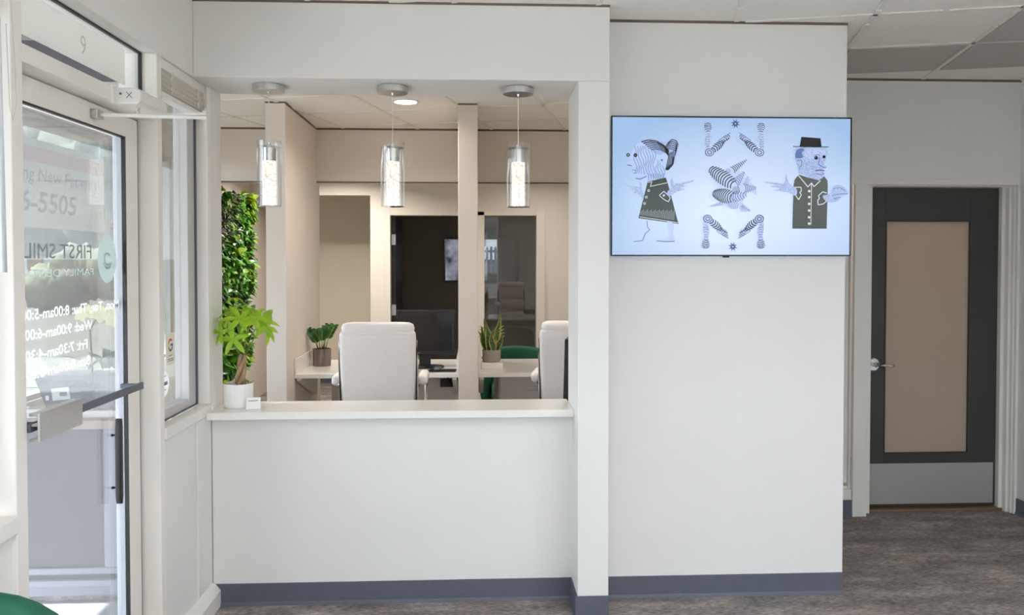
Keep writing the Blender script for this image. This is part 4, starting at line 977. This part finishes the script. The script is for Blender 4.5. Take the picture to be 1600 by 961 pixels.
# ------------------------------------------------------------------ green tub chairs behind the desks
def tub_chair(loc, rz, lab):
    e = empty('tub_chair', (0, 0, 0), lab, 'tub chair', 'green tub chairs')
    b = MB(); secs = []
    # curved back and arms: sweep of a rounded section around a U
    pts = []
    for k in range(17):
        a = R(-100 + 200 * k / 16); pts.append((math.sin(a) * 0.33, -math.cos(a) * 0.30 + 0.02, math.cos(a)))
    for (x, y, c) in pts:
        top = 0.62 + 0.17 * max(0, c) ** 0.35 if c > 0 else 0.62
        d = Vector((x, (y - 0.02) * 1.0, 0)).normalized(); sec = []
        for (o, z) in ((-0.04, 0.20), (0.04, 0.20), (0.05, 0.40), (0.05, top - 0.05), (0.035, top - 0.012), (0.0, top), (-0.035, top - 0.012), (-0.045, top - 0.05), (-0.045, 0.40)):
            sec.append(Vector((x, y, 0)) + d * o + Vector((0, 0, z)))
        secs.append(sec)
    b.loft(secs); b.build('backrest', M['green'], e, smooth=True, sub=1)
    b = MB(); b.loft([rrect(0, 0.05, 0.24, 0.24, 0.1, 0.26), rrect(0, 0.05, 0.26, 0.27, 0.1, 0.30), rrect(0, 0.05, 0.26, 0.27, 0.1, 0.42), rrect(0, 0.05, 0.23, 0.24, 0.1, 0.455)]); b.build('seat', M['green'], e, smooth=True)
    for sx in (-1, 1):
        for y in (-0.15, 0.22): MB().tube([(sx * 0.19, y, 0.27), (sx * 0.22, y * 1.1, 0.0)], [0.016, 0.010], 10).build('leg', M['wood'], e, smooth='auto')
    e.location = loc; e.rotation_euler = (0, 0, rz)
    return e
t1 = tub_chair((-0.85, 7.9, 0), PI, 'green tub chair behind the ribbed plant pot')
t1.scale = (1, 1, 0.93)
t2 = copy_tree(t1); t2.location = (0.44, 7.9, 0); t2['label'] = 'green tub chair behind the desk with the snake plant'
t3 = copy_tree(t1); t3.location = (-0.84, 1.38, 0); t3.rotation_euler = (0, 0, R(-90)); t3.scale = (1, 1, 1.25); t3['label'] = 'green tub chair back at the lower left corner under the window'

# ------------------------------------------------------------------ plants
random.seed(7)
# money tree on the counter
mt = empty('money_tree', (-1.098, 3.85, 0.913), 'bright green potted money tree at the left end of the countertop', 'potted plant')
px, py = -1.098, 3.85
b = MB(); b.lathe([(0.0, 0.9125), (0.060, 0.9125), (0.0655, 0.918), (0.068, 1.023), (0.0675, 1.025), (0.064, 1.024), (0.062, 1.0), (0.0, 1.0)], (px, py, 0), 40); b.build('pot', M['ceramic'], mt, smooth='auto')
b = MB(); b.lathe([(0.0, 1.012), (0.03, 1.010), (0.0625, 1.004)], (px, py, 0), 24); b.build('soil', M['soil'], mt, smooth=True)
b = MB()
for k in range(3):
    pts = []; rs = []
    for i in range(9):
        t = i / 8; a = 2 * PI * k / 3 + t * 4.5; r_ = 0.016 * (1 - 0.35 * t)
        pts.append((px + 0.008 + 0.012 * t + r_ * math.cos(a), py + r_ * math.sin(a), 1.005 + 0.155 * t)); rs.append(0.013 - 0.004 * t)
    b.tube(pts, rs, 8)
b.build('trunk', M['trunk'], mt, smooth=True)
top = Vector((px + 0.02, py, 1.155))
clusters = [((-1.112, 3.85, 1.425), 7, 0.055, (0, 0, 1), -0.9), ((-1.150, 3.84, 1.315), 6, 0.085, (-0.5, -0.3, 0.4), -0.35), ((-1.075, 3.80, 1.330), 6, 0.085, (0.2, -0.7, 0.5), -0.35),
            ((-0.985, 3.84, 1.315), 6, 0.10, (0.5, -0.4, 0.4), -0.45), ((-1.105, 3.80, 1.235), 5, 0.08, (0, -0.8, 0.1), -0.6), ((-1.045, 3.88, 1.375), 5, 0.075, (0.4, 0.2, 0.7), -0.3), ((-1.13, 3.89, 1.36), 5, 0.075, (-0.3, 0.3, 0.7), -0.3), ((-1.02, 3.82, 1.335), 6, 0.085, (0.1, -0.6, 0.5), -0.5), ((-1.16, 3.80, 1.265), 5, 0.075, (-0.4, -0.6, 0.2), -0.5), ((-0.96, 3.83, 1.285), 4, 0.085, (0.6, -0.3, 0.1), -0.7)]
ps_ = MB(); lf = MB()
for (c, n, L, ax, dr) in clusters:
    c = Vector(c); mid = (top + c) / 2 + Vector((0, 0, 0.02)); ps_.tube([top - Vector((0, 0, 0.03)), mid, c], [0.004, 0.003, 0.0022], 6)
    ax = Vector(ax).normalized(); a, b2 = basis(ax)
    for k in range(n):
        an = 2 * PI * (k + random.random() * 0.3) / n
        d = (a * math.cos(an) + b2 * math.sin(an)) + ax * 0.25 + Vector((0, 0, dr * 0.5))
        lf.leaf(c, d, ax + Vector((0, 0, 0.4)), L * random.uniform(0.8, 1.25), L * 0.34, 0.55, 6, 0.2)
for p in ((-1.150, 3.82, 1.02), (-1.045, 3.83, 1.025), (-1.05, 3.86, 1.03)):
    for k in range(3): lf.leaf(p, (random.uniform(-1, 1), random.uniform(-1, 0.5), 0.5), (0, 0, 1), 0.03, 0.015, 0.6)
ps_.build('leaf_stalk', M['stemgreen'], mt, smooth=True); lf.build('foliage', M['leafbright'], mt, smooth=True)

# sign card on counter
cd = empty('card_holder', (-1.012, 3.79, 0.913), 'small white card leaning by the money tree pot', 'card')
b = MB(); b.obox((-1.012, 3.785, 0.9392), (0.030, 0.010, 0), (0, 0.004, 0.026), (0.0004, -0.0012, 0.0002)); b.build('card_front', M['card'], cd)
b = MB(); b.obox((-1.014, 3.800, 0.9375), (0.028, 0.009, 0), (0, -0.012, 0.024), (0.0004, -0.0012, -0.0006)); b.build('card_stand', M['card'], cd)
b = MB(); b.obox((-1.0105, 3.7812, 0.952), (0.020, 0.0067, 0), (0, 0.0003, 0.0012), (0, -0.0002, 0)); b.build('card_print', M['sidetrim'], cd)

# zz plant
zx, zy = -1.213, 6.58
zz = empty('zz_plant', (zx, zy, 0.751), 'small dark green plant in a ribbed grey brown pot on the desk', 'potted plant')
b = MB(); n = 60; prof = [(0.060, 0.7505), (0.068, 0.7505), (0.070, 0.885), (0.066, 0.888), (0.063, 0.88), (0.06, 0.86)]
vs = []; fs = []
for (r, z) in prof:
    for k in range(n):
        rr = r + (0.0025 if (k % 2 and r > 0.0665 and z < 0.887) else 0)
        vs.append((zx + rr * math.cos(2 * PI * k / n), zy + rr * math.sin(2 * PI * k / n), z))
for i in range(len(prof) - 1):
    for k in range(n): fs.append((i * n + k, i * n + (k + 1) % n, (i + 1) * n + (k + 1) % n, (i + 1) * n + k))
b.add(vs, fs + [tuple(range(n))]); b.build('pot', M['ribpot'], zz)
b = MB(); b.lathe([(0.0, 0.872), (0.062, 0.868)], (zx, zy, 0), 24); b.build('soil', M['soil'], zz)
sb = MB(); lb = MB()
for (dx, dy, h, nn) in ((-0.085, -0.01, 0.16, 6), (-0.04, 0.03, 0.15, 6), (0.01, -0.03, 0.16, 6), (0.045, 0.01, 0.19, 5), (-0.06, -0.04, 0.13, 5), (0.02, 0.04, 0.17, 6), (0.085, -0.02, 0.19, 5)):
    p0 = Vector((zx + dx * 0.3, zy + dy * 0.3, 0.87)); p1 = Vector((zx + dx * 0.7, zy + dy, 0.87 + h * 0.6)); p2 = Vector((zx + dx * 1.2, zy + dy * 1.3, 0.87 + h))
    sb.tube([p0, p1, p2], [0.006, 0.004, 0.002], 6)
    for i in range(nn):
        t = 0.45 + 0.55 * i / (nn - 1); q = p0.lerp(p1, t * 2) if t < 0.5 else p1.lerp(p2, t * 2 - 1)
        for s in (-1, 1):
            d = (p2 - p1).normalized() * 0.6 + Vector((s * 0.8, random.uniform(-0.6, 0.2), 0.1)); lb.leaf(q, d, (0, -1, 0.6), 0.046, 0.030, 0.2)
sb.build('stem', M['stemgreen'], zz, smooth=True); lb.build('foliage', M['leafdark'], zz, smooth=True)

# box and snake plant
bx = MB().box(0.066, 0.232, 6.30, 6.46, 0.7505, 0.80)
tag(bx.build('white_box', M['ceramic'], bevel=0.002), 'low white box under the snake plant pot', 'box')
sx, sy = 0.146, 6.38
sn = empty('snake_plant', (sx, sy, 0.8005), 'snake plant with yellow edged leaves in a taupe pot on a white box', 'potted plant')
b = MB(); b.lathe([(0.0, 0.8005), (0.064, 0.8005), (0.070, 0.806), (0.073, 0.892), (0.072, 0.895), (0.068, 0.893), (0.066, 0.88), (0.0, 0.88)], (sx, sy, 0), 36); b.build('pot', M['greypot'], sn, smooth='auto')
b = MB(); b.lathe([(0.0, 0.886), (0.067, 0.882)], (sx, sy, 0), 24); b.build('soil', M['soil'], sn)
blades = [(-0.05, 0.0, 0.21, -0.05, 0.040), (-0.02, -0.03, 0.25, -0.03, 0.042), (0.015, -0.02, 0.20, 0.01, 0.040), (0.035, 0.0, 0.31, 0.04, 0.044), (0.0, 0.03, 0.27, -0.06, 0.042), (0.05, -0.02, 0.16, 0.05, 0.036), (-0.035, 0.03, 0.18, -0.09, 0.036), (0.01, -0.04, 0.17, -0.01, 0.040), (0.04, 0.03, 0.24, 0.02, 0.04)]
bi = MB(); be = MB()
for (dx, dy, h, lean, w) in blades:
    p = Vector((sx + dx * 0.8, sy + dy, 0.88)); d = Vector((lean / h, random.uniform(-0.1, 0.1), 1)).normalized(); s = Vector((1, random.uniform(-0.5, 0.5), 0)); s = (s - d * s.dot(d)).normalized(); nn = d.cross(s)
    N_ = 8; inner = []; L_ = []; R_ = []
    for i in range(N_ + 1):
        t = i / N_; ww = w * 0.72 * (0.55 + 0.45 * math.sin(PI * min(1, t * 1.3))) * (1 - max(0, t - 0.55) / 0.45) ** 0.7 if t < 1 else 0.0004
        q = p + d * h * t + s * 0.006 * math.sin(t * 6 + dx * 80)
        L_.append((q - s * ww + nn * -ww * 0.3, q - s * ww * 0.68 + nn * -ww * 0.1)); R_.append((q + s * ww * 0.68 + nn * -ww * 0.1, q + s * ww + nn * -ww * 0.3))
    v1 = []; [v1.extend((L_[i][1], p + d * h * i / N_ + s * 0.006 * math.sin(i / N_ * 6 + dx * 80), R_[i][0])) for i in range(N_ + 1)]
    bi.add(v1, [f for i in range(N_) for f in ((3 * i, 3 * i + 1, 3 * i + 4, 3 * i + 3), (3 * i + 1, 3 * i + 2, 3 * i + 5, 3 * i + 4))])
    for E_ in (L_, R_):
        v2 = []; [v2.extend(E_[i]) for i in range(N_ + 1)]
        be.add(v2, [(2 * i, 2 * i + 1, 2 * i + 3, 2 * i + 2) for i in range(N_)])
for s in (-1, 1):
    for k in range(4): be.leaf((sx + s * 0.05, sy, 0.99 + 0.02 * k), (s, -0.2, 0.2 + 0.2 * k), (0, -1, 0.4), 0.06, 0.009, 0.5)
bi.build('leaf_blade', mat('banded snake plant leaf', sr(98, 122, 70), 0.4, c2=sr(44, 74, 40), scale=26, stretch=(1, 1, 3)), sn, smooth=True)
be.build('leaf_edge', mat('yellow leaf edge', sr(196, 190, 96), 0.4, var=0.1, scale=20), sn, smooth=True)

# living wall on the office side wall
lw = empty('living_wall', (-2.44, 8.0, 0.5), 'tall living wall of mixed green foliage left of the desks', 'living wall')
MB().box(-2.499, -2.40, 7.14, 8.36, 0.55, 2.2).build('backing_panel', M['leafdark'], lw)
fm = [M['leafdark'], M['leafmid'], M['leaflime'], M['leafgrey'], M['leafrust']]
random.seed(21)
fo = MB()
from mathutils import noise as NZ
for k in range(4600):
    z = random.uniform(0.50, 2.25); y = random.uniform(7.12, 8.42 + 0.12 * (z - 0.5) / 1.75 + 0.05 * math.sin(z * 9))
    v = NZ.noise(Vector((y * 2.1, z * 2.1, 3))); v2 = NZ.noise(Vector((y * 3.3, z * 3.3, 9)))
    mi = 1
    if v < -0.15: mi = 0
    elif v > 0.22: mi = 2
    if v2 > 0.3 and y < 8.3: mi = 3
    if z > 1.75 and y < 8.05 and v2 > -0.25: mi = 3 if v > -0.1 else 4
    if random.random() < 0.2: mi = random.choice((0, 1, 2))
    fo.cur = mi
    depth = random.uniform(0.0, 0.12) + 0.05 * max(0, v)
    p = (-2.41 + depth, y, z)
    d = Vector((random.uniform(0.2, 1.0), random.uniform(-0.9, 0.9), random.uniform(-0.9, 0.5)))
    L = random.uniform(0.06, 0.13)
    if mi == 3: fo.leaf(p, d, (1, 0, 0.6), L * 1.1, L * 0.22, 0.9, 4)
    else: fo.leaf(p, d, (1, 0, 0.8), L, L * random.uniform(0.42, 0.62), 0.6, 4)
for (y, z) in ((8.5, 1.75), (8.55, 1.45), (8.5, 1.35), (8.5, 2.1), (8.5, 2.0)):
    for k in range(16):
        fo.cur = random.choice((1, 2, 0)); fo.leaf((-2.33, y + random.uniform(-0.08, 0.05), z + random.uniform(-0.1, 0.1)), (random.uniform(0.4, 1), random.uniform(-0.3, 0.8), random.uniform(-0.6, 0.4)), (1, 0, 0.8), 0.13, 0.06, 0.6, 4)
fo.build('foliage', fm, lw, smooth=True)

# ------------------------------------------------------------------ outside the entrance
struct(MB().box(-70, -1.36, -30, 3.95, -0.10, -0.065).box(-70, -2.62, 3.95, 60, -0.10, -0.065).build('ground_lawn', M['lawn']), 'grass lawn outside', 'lawn')
struct(MB().box(-3.4, -1.362, -3, 3.90, 2.62, 2.74).box(-3.4, -2.64, 3.90, 7.2, 2.62, 2.74).build('roof_porch', M['roofing']), 'porch soffit added to shade the entrance walk', 'porch roof')  # grey soffit behind the transom, put in and sized to shade the walk
struct(MB().box(-4.2, -1.36, -4, 3.95, -0.065, -0.03).build('ground_walk', M['concrete']), 'pale concrete walk outside the entrance door', 'walk')
struct(MB().box(-60, -3.2, 10.8, 12.6, -0.065, -0.055).build('ground_path', mat('grey path', sr(48, 46, 44), 0.9, var=0.06, scale=4)), 'pale path crossing the lawn', 'path')
w6 = empty('window_6', (-2.0, 4.0, 0.842), 'corner window of the office outside the entrance', 'window', None, 'structure')
f = MB(); f.box(-2.62, -1.36, 3.98, 4.04, 0.842, 0.875).box(-2.62, -1.36, 3.98, 4.04, 2.41, 2.45).box(-2.62, -2.57, 3.98, 4.04, 0.875, 2.41).box(-1.42, -1.36, 3.98, 4.04, 0.875, 2.41)
f.build('window_frame', M['alu'], w6, bevel=0.003); MB().box(-2.57, -1.42, 4.005, 4.011, 0.875, 2.41).build('pane', M['glass'], w6)
w7 = empty('window_7', (-2.56, 5.5, 0.8), 'long office window facing the lawn', 'window', None, 'structure')
f = MB(); f.box(-2.60, -2.52, 4.1, 6.95, 0.80, 0.83).box(-2.60, -2.52, 4.1, 6.95, 2.42, 2.45).box(-2.60, -2.52, 4.1, 4.14, 0.83, 2.42).box(-2.60, -2.52, 6.90, 6.95, 0.83, 2.42)
f.build('window_frame', M['alu'], w7, bevel=0.003); MB().box(-2.563, -2.557, 4.14, 6.90, 0.83, 2.42).build('pane', M['glass'], w7)

bn = empty('hanging_banner', (-2.7, 5.0, 1.82), 'pale new patients banner with a faded red band seen through the door glass', 'banner')
MB().box(-2.702, -2.698, 4.1, 6.1, 1.80, 2.345).build('banner_cloth', M['banner'], bn)
MB().box(-2.6978, -2.6970, 4.1, 6.1, 2.205, 2.30).build('red_band', M['bannerred'], bn)
t_ = MB(); text_into(t_, 'Welcoming New Patients', (-2.6965, 4.48, 2.09), (0, 1, 0), (0, 0, 1), 0.085, 0.0, width=1.50, shear=0.12, nrm=(1, 0, 0))
text_into(t_, '966-5505', (-2.6965, 4.74, 1.90), (0, 1, 0), (0, 0, 1), 0.125, 0.0, width=0.94, shear=0.12, nrm=(1, 0, 0), bold=0.02)
t_.build('banner_lettering', M['bannertext'], bn)

# planter and orchid on the ledge
pb = empty('planter_box', (-1.95, 4.15, 0.843), 'dark tapered planter box with white label on the outdoor ledge', 'planter')
b = MB(); b.loft([[Vector(p) for p in ((-2.08, 4.07, 0.8425), (-1.72, 4.07, 0.8425), (-1.72, 4.25, 0.8425), (-2.08, 4.25, 0.8425))], [Vector(p) for p in ((-2.145, 4.06, 1.035), (-1.66, 4.06, 1.035), (-1.66, 4.27, 1.035), (-2.145, 4.27, 1.035))]])
b.build('planter_body', M['planter'], pb, bevel=0.004)
b = MB(); b.obox((-2.015, 4.0625, 0.945), (0.042, 0, 0.004), (-0.003, -0.001, 0.030), (0, -0.0006, 0)); b.obox((-2.08, 4.0630, 0.925), (0.008, 0, 0), (0, -0.001, 0.012), (0, -0.0006, 0)); b.build('planter_label', M['vinyl'], pb)
b = MB(); b.box(-2.02, -1.985, 4.0610, 4.0615, 0.935, 0.955); b.build('label_print', M['base'], pb)
oc = empty('orchid', (-1.9, 4.19, 1.037), 'white flowering orchid rising from the dark planter box', 'orchid')
b = MB(); b.tube([(-1.92, 4.19, 1.037), (-1.925, 4.19, 1.15), (-1.93, 4.19, 1.25), (-1.90, 4.19, 1.30), (-1.84, 4.18, 1.33), (-1.76, 4.18, 1.33)], [0.005, 0.004, 0.004, 0.003, 0.003, 0.002], 8); b.build('stem', M['bark'], oc, smooth=True)
b = MB()
for (x, z) in ((-1.96, 1.325), (-1.925, 1.34), (-1.88, 1.345), (-1.84, 1.335), (-1.80, 1.345), (-1.765, 1.335), (-1.73, 1.32), (-1.81, 1.30), (-1.77, 1.295), (-1.865, 1.32)):
    for k in range(5):
        an = 2 * PI * k / 5 + x * 9; b.leaf((x, 4.17, z), (math.cos(an), -0.35, math.sin(an)), (0, -1, 0), 0.040, 0.036, 0.3, 4, 0.1)
b.build('blossom', M['petal'], oc, smooth=True)
b = MB()
for k in range(13):
    an = random.uniform(0, 2 * PI); b.leaf((-1.86 + random.uniform(-0.08, 0.14), 4.18, 1.045), (math.cos(an), math.sin(an) * 0.5, random.uniform(0.6, 1.3)), (0, 0, 1), random.uniform(0.12, 0.2), 0.045, 0.8, 7)
b.build('foliage', M['orchidleaf'], oc, smooth=True)

# lawn things far outside
wf = empty('white_fence', (-17, 30, -0.065), 'white panel fence with wooden post beyond the lawn', 'fence')
MB().box(-24.0, -14.2, 30, 30.1, -0.065, 1.66).build('fence_panel', M['fencewhite'], wf)
for x in (-15.9, -14.3): MB().box(x, x + 0.5, 29.8, 29.95, -0.065, 1.75).build('fence_post', M['post'], wf)
def bush(x, y, h, w, lab, seed):
    e = empty('bush', (x, y, -0.065), lab, 'bush', 'bushes beyond the lawn')
    b = MB()
    for k in range(9):
        random.seed(seed * 50 + k); b.blob((x + random.uniform(-w, w) * 0.5, y + random.uniform(-0.4, 0.4), h * random.uniform(0.28, 0.68)), h * random.uniform(0.26, 0.36), seed + k, 0.35)
    b.build('foliage', M['bushgreen'], e, smooth=True); MB().tube([(x, y, -0.065), (x, y, h * 0.4)], 0.06, 8).build('stem', M['bark'], e)
bush(-12.3, 26, 2.3, 2.2, 'rounded pale green bush left of the orchid beyond the lawn', 1)
bush(-8.6, 23.0, 1.6, 2.0, 'low olive bush behind the orchid', 2)
def tree(x, y, h, lab, seed):
    e = empty('tree', (x, y, -0.065), lab, 'tree', 'trees beyond the lawn')
    b = MB()
    for k in range(22):
        random.seed(seed * 31 + k); b.blob((x + random.uniform(-0.3, 0.3) * h, y + random.uniform(-0.15, 0.15) * h, h * random.uniform(0.30, 0.85)), h * random.uniform(0.13, 0.22), seed + k, 0.45)
    b.build('crown', M['foliage'], e, smooth=True); MB().tube([(x, y, -0.065), (x + 0.1, y, h * 0.5)], [0.25, 0.14], 10).build('trunk', M['bark'], e)
for i, (x, y, h, lab) in enumerate(((-19.5, 41, 9.5, 'tall tree behind the white fence'), (-28.5, 50, 11, 'tree seen through the door glass behind the bushes'), (-13.0, 33, 8, 'tree seen through the narrow side window'), (-34, 64, 13, 'tree at the far left end of the white fence'), (-24, 82, 17, 'tallest tree, far behind the white fence'))):
    tree(x, y, h, lab, i + 1)

# street side behind the camera: lawn, picket fence, windows
rl = MB(); struct(MB().box(-30, 40, -6, -2.36, -0.1, -0.05).build('ground_forecourt', M['bounceslab']), 'pale forecourt slab added to bounce light through the street windows', 'forecourt')  # unseen slab added to throw sunlight up onto ceiling and upper walls
rl.add([(-30, -6, -0.06), (40, -6, -0.06), (40, -7, 0.2), (-30, -7, 0.2), (40, -10, 1.1), (-30, -10, 1.1), (40, -40, 1.6), (-30, -40, 1.6)], [(0, 1, 2, 3), (3, 2, 4, 5), (5, 4, 6, 7)])
struct(rl.build('ground_street_lawn', M['lawn']), 'rising lawn in front of the street windows', 'lawn')
pf = empty('picket_fence', (1, -10, 1.1), 'white picket fence mirrored in the dark office glass', 'fence')
b = MB()
for z in (1.35, 1.85): b.box(-6, 8, -10.06, -10.03, z, z + 0.08)
b.build('fence_rail', M['fencewhite'], pf)
b = MB()
for k in range(94):
    x = -6 + k * 0.15; b.prism([(x, -10.03, 1.1), (x + 0.09, -10.03, 1.1), (x + 0.09, -10.03, 2.0), (x + 0.045, -10.03, 2.08), (x, -10.03, 2.0)], (0, 0.025, 0))
b.build('picket', M['fencewhite'], pf)
def street_window(name, x0, x1, lab, nm, zb=0.92):
    e = empty(name, ((x0 + x1) / 2, -2.28, zb), lab, 'window', None, 'structure')
    f = MB(); f.box(x0, x1, -2.32, -2.24, zb, zb + 0.05).box(x0, x1, -2.32, -2.24, 2.55, 2.6).box(x0, x0 + 0.05, -2.32, -2.24, zb + 0.05, 2.55).box(x1 - 0.05, x1, -2.32, -2.24, zb + 0.05, 2.55)
    for k in range(1, nm): x = x0 + (x1 - x0) * k / nm; f.box(x - 0.025, x + 0.025, -2.32, -2.24, zb + 0.05, 2.55)
    f.build('window_frame', M['frame'], e, bevel=0.003); MB().box(x0 + 0.05, x1 - 0.05, -2.285, -2.279, zb + 0.05, 2.55).build('pane', M['glass'], e); return e
street_window('window_4', -1.05, 0.67, 'street window behind the viewer', 2)
street_window('added_window_8', 1.75, 3.3, 'unseen second street window added for daylight', 2, 0.92)  # out-of-view opening added for light
w10 = empty('added_window_10', (3.5, -0.3, 0.1), 'unseen glazing added for daylight on the far side of the waiting room', 'window', None, 'structure')  # made-up side opening that brightens the left and counter walls
f = MB(); f.box(3.45, 3.53, -1.9, 0.5, 0.1, 0.15).box(3.45, 3.53, -1.9, 0.5, 2.45, 2.5)
for y in (-1.9, -0.7, 0.45): f.box(3.45, 3.53, y, y + 0.05, 0.15, 2.45)
f.build('window_frame', M['frame'], w10, bevel=0.003); MB().box(3.487, 3.493, -1.9, 0.5, 0.15, 2.45).build('pane', M['glass'], w10)
struct(MB().box(3.56, 40, -2.36, 60, -0.1, -0.05).build('ground_side', M['bounceslab']), 'pale ground added to bounce light through the side glazing', 'ground')  # unseen ground kept pale as a light bouncer for the added glazing
sg = empty('number_sign', (0.45, -2.42, 2.1), 'grey street number sign mirrored in the dark office glass', 'sign')
MB().box(0.22, 0.64, -2.40, -2.395, 2.12, 2.56).build('sign_board', M['banner'], sg)
t_ = MB(); text_into(t_, '56', (0.30, -2.402, 2.26), (1, 0, 0), (0, 0, 1), 0.16, 0.0, width=0.28, nrm=(0, -1, 0)); text_into(t_, '56', (0.58, -2.394, 2.26), (-1, 0, 0), (0, 0, 1), 0.16, 0.0, width=0.28, nrm=(0, 1, 0)); t_.build('sign_number', M['bannertext'], sg)

# ------------------------------------------------------------------ world light
wd = bpy.data.worlds.new('world'); scn.world = wd; wd.use_nodes = True
nt = wd.node_tree; bg = nt.nodes['Background']
tc = nt.nodes.new('ShaderNodeTexCoord'); sx_ = nt.nodes.new('ShaderNodeSeparateXYZ'); rp = nt.nodes.new('ShaderNodeValToRGB')
nt.links.new(tc.outputs['Generated'], sx_.inputs[0]); nt.links.new(sx_.outputs['Z'], rp.inputs['Fac'])
rp.color_ramp.elements[0].position = 0.0; rp.color_ramp.elements[0].color = (0.78, 0.88, 1.0, 1)
rp.color_ramp.elements[1].position = 0.7; rp.color_ramp.elements[1].color = (0.72, 0.84, 1.0, 1)
nt.links.new(rp.outputs['Color'], bg.inputs['Color']); bg.inputs['Strength'].default_value = 5.5
sl = bpy.data.lights.new('sun', 'SUN'); sl.energy = 34; sl.angle = R(1.0); sl.color = (1.0, 0.985, 0.97)
so = bpy.data.objects.new('sun', sl); COL.objects.link(so); so.rotation_euler = (0, R(-32), 0)   # high sun over the lawn side
def portal(loc, rot, sx, sy):
    l = bpy.data.lights.new('sky_portal', 'AREA'); l.shape = 'RECTANGLE'; l.size = sx; l.size_y = sy; l.cycles.is_portal = True
    o = bpy.data.objects.new('sky_portal', l); COL.objects.link(o); o.location = loc; o.rotation_euler = rot
portal((-0.19, -2.40, 1.76), (R(90), 0, 0), 1.72, 1.68)        # faces +y
portal((2.52, -2.40, 1.76), (R(90), 0, 0), 1.55, 1.68)
portal((3.60, -0.7, 1.3), (R(90), 0, R(90)), 2.4, 2.4)
portal((-1.40, -0.7, 0.52), (R(90), 0, R(-90)), 2.25, 0.78)
portal((-1.40, 0.15, 1.65), (R(90), 0, R(-90)), 4.1, 1.45)     # faces +x
portal((-1.40, 2.7, 1.2), (R(90), 0, R(-90)), 0.95, 2.4)
portal((-1.40, 3.48, 1.65), (R(90), 0, R(-90)), 0.5, 1.45)
portal((-2.70, 5.5, 1.6), (R(90), 0, R(-90)), 2.9, 1.65)

vs_ = scn.view_settings; vs_.view_transform = 'Standard'; vs_.look = 'None'; vs_.gamma = 1; vs_.exposure = EXPO; vs_.use_curve_mapping = False
cy = scn.cycles
cy.use_denoising = True; cy.max_bounces = 14; cy.transparent_max_bounces = 24; cy.glossy_bounces = 6; cy.diffuse_bounces = 8; cy.transmission_bounces = 8
cy.sample_clamp_indirect = 8.0; cy.caustics_reflective = False; cy.caustics_refractive = False
try: cy.denoiser = 'OPENIMAGEDENOISE'
except Exception: pass
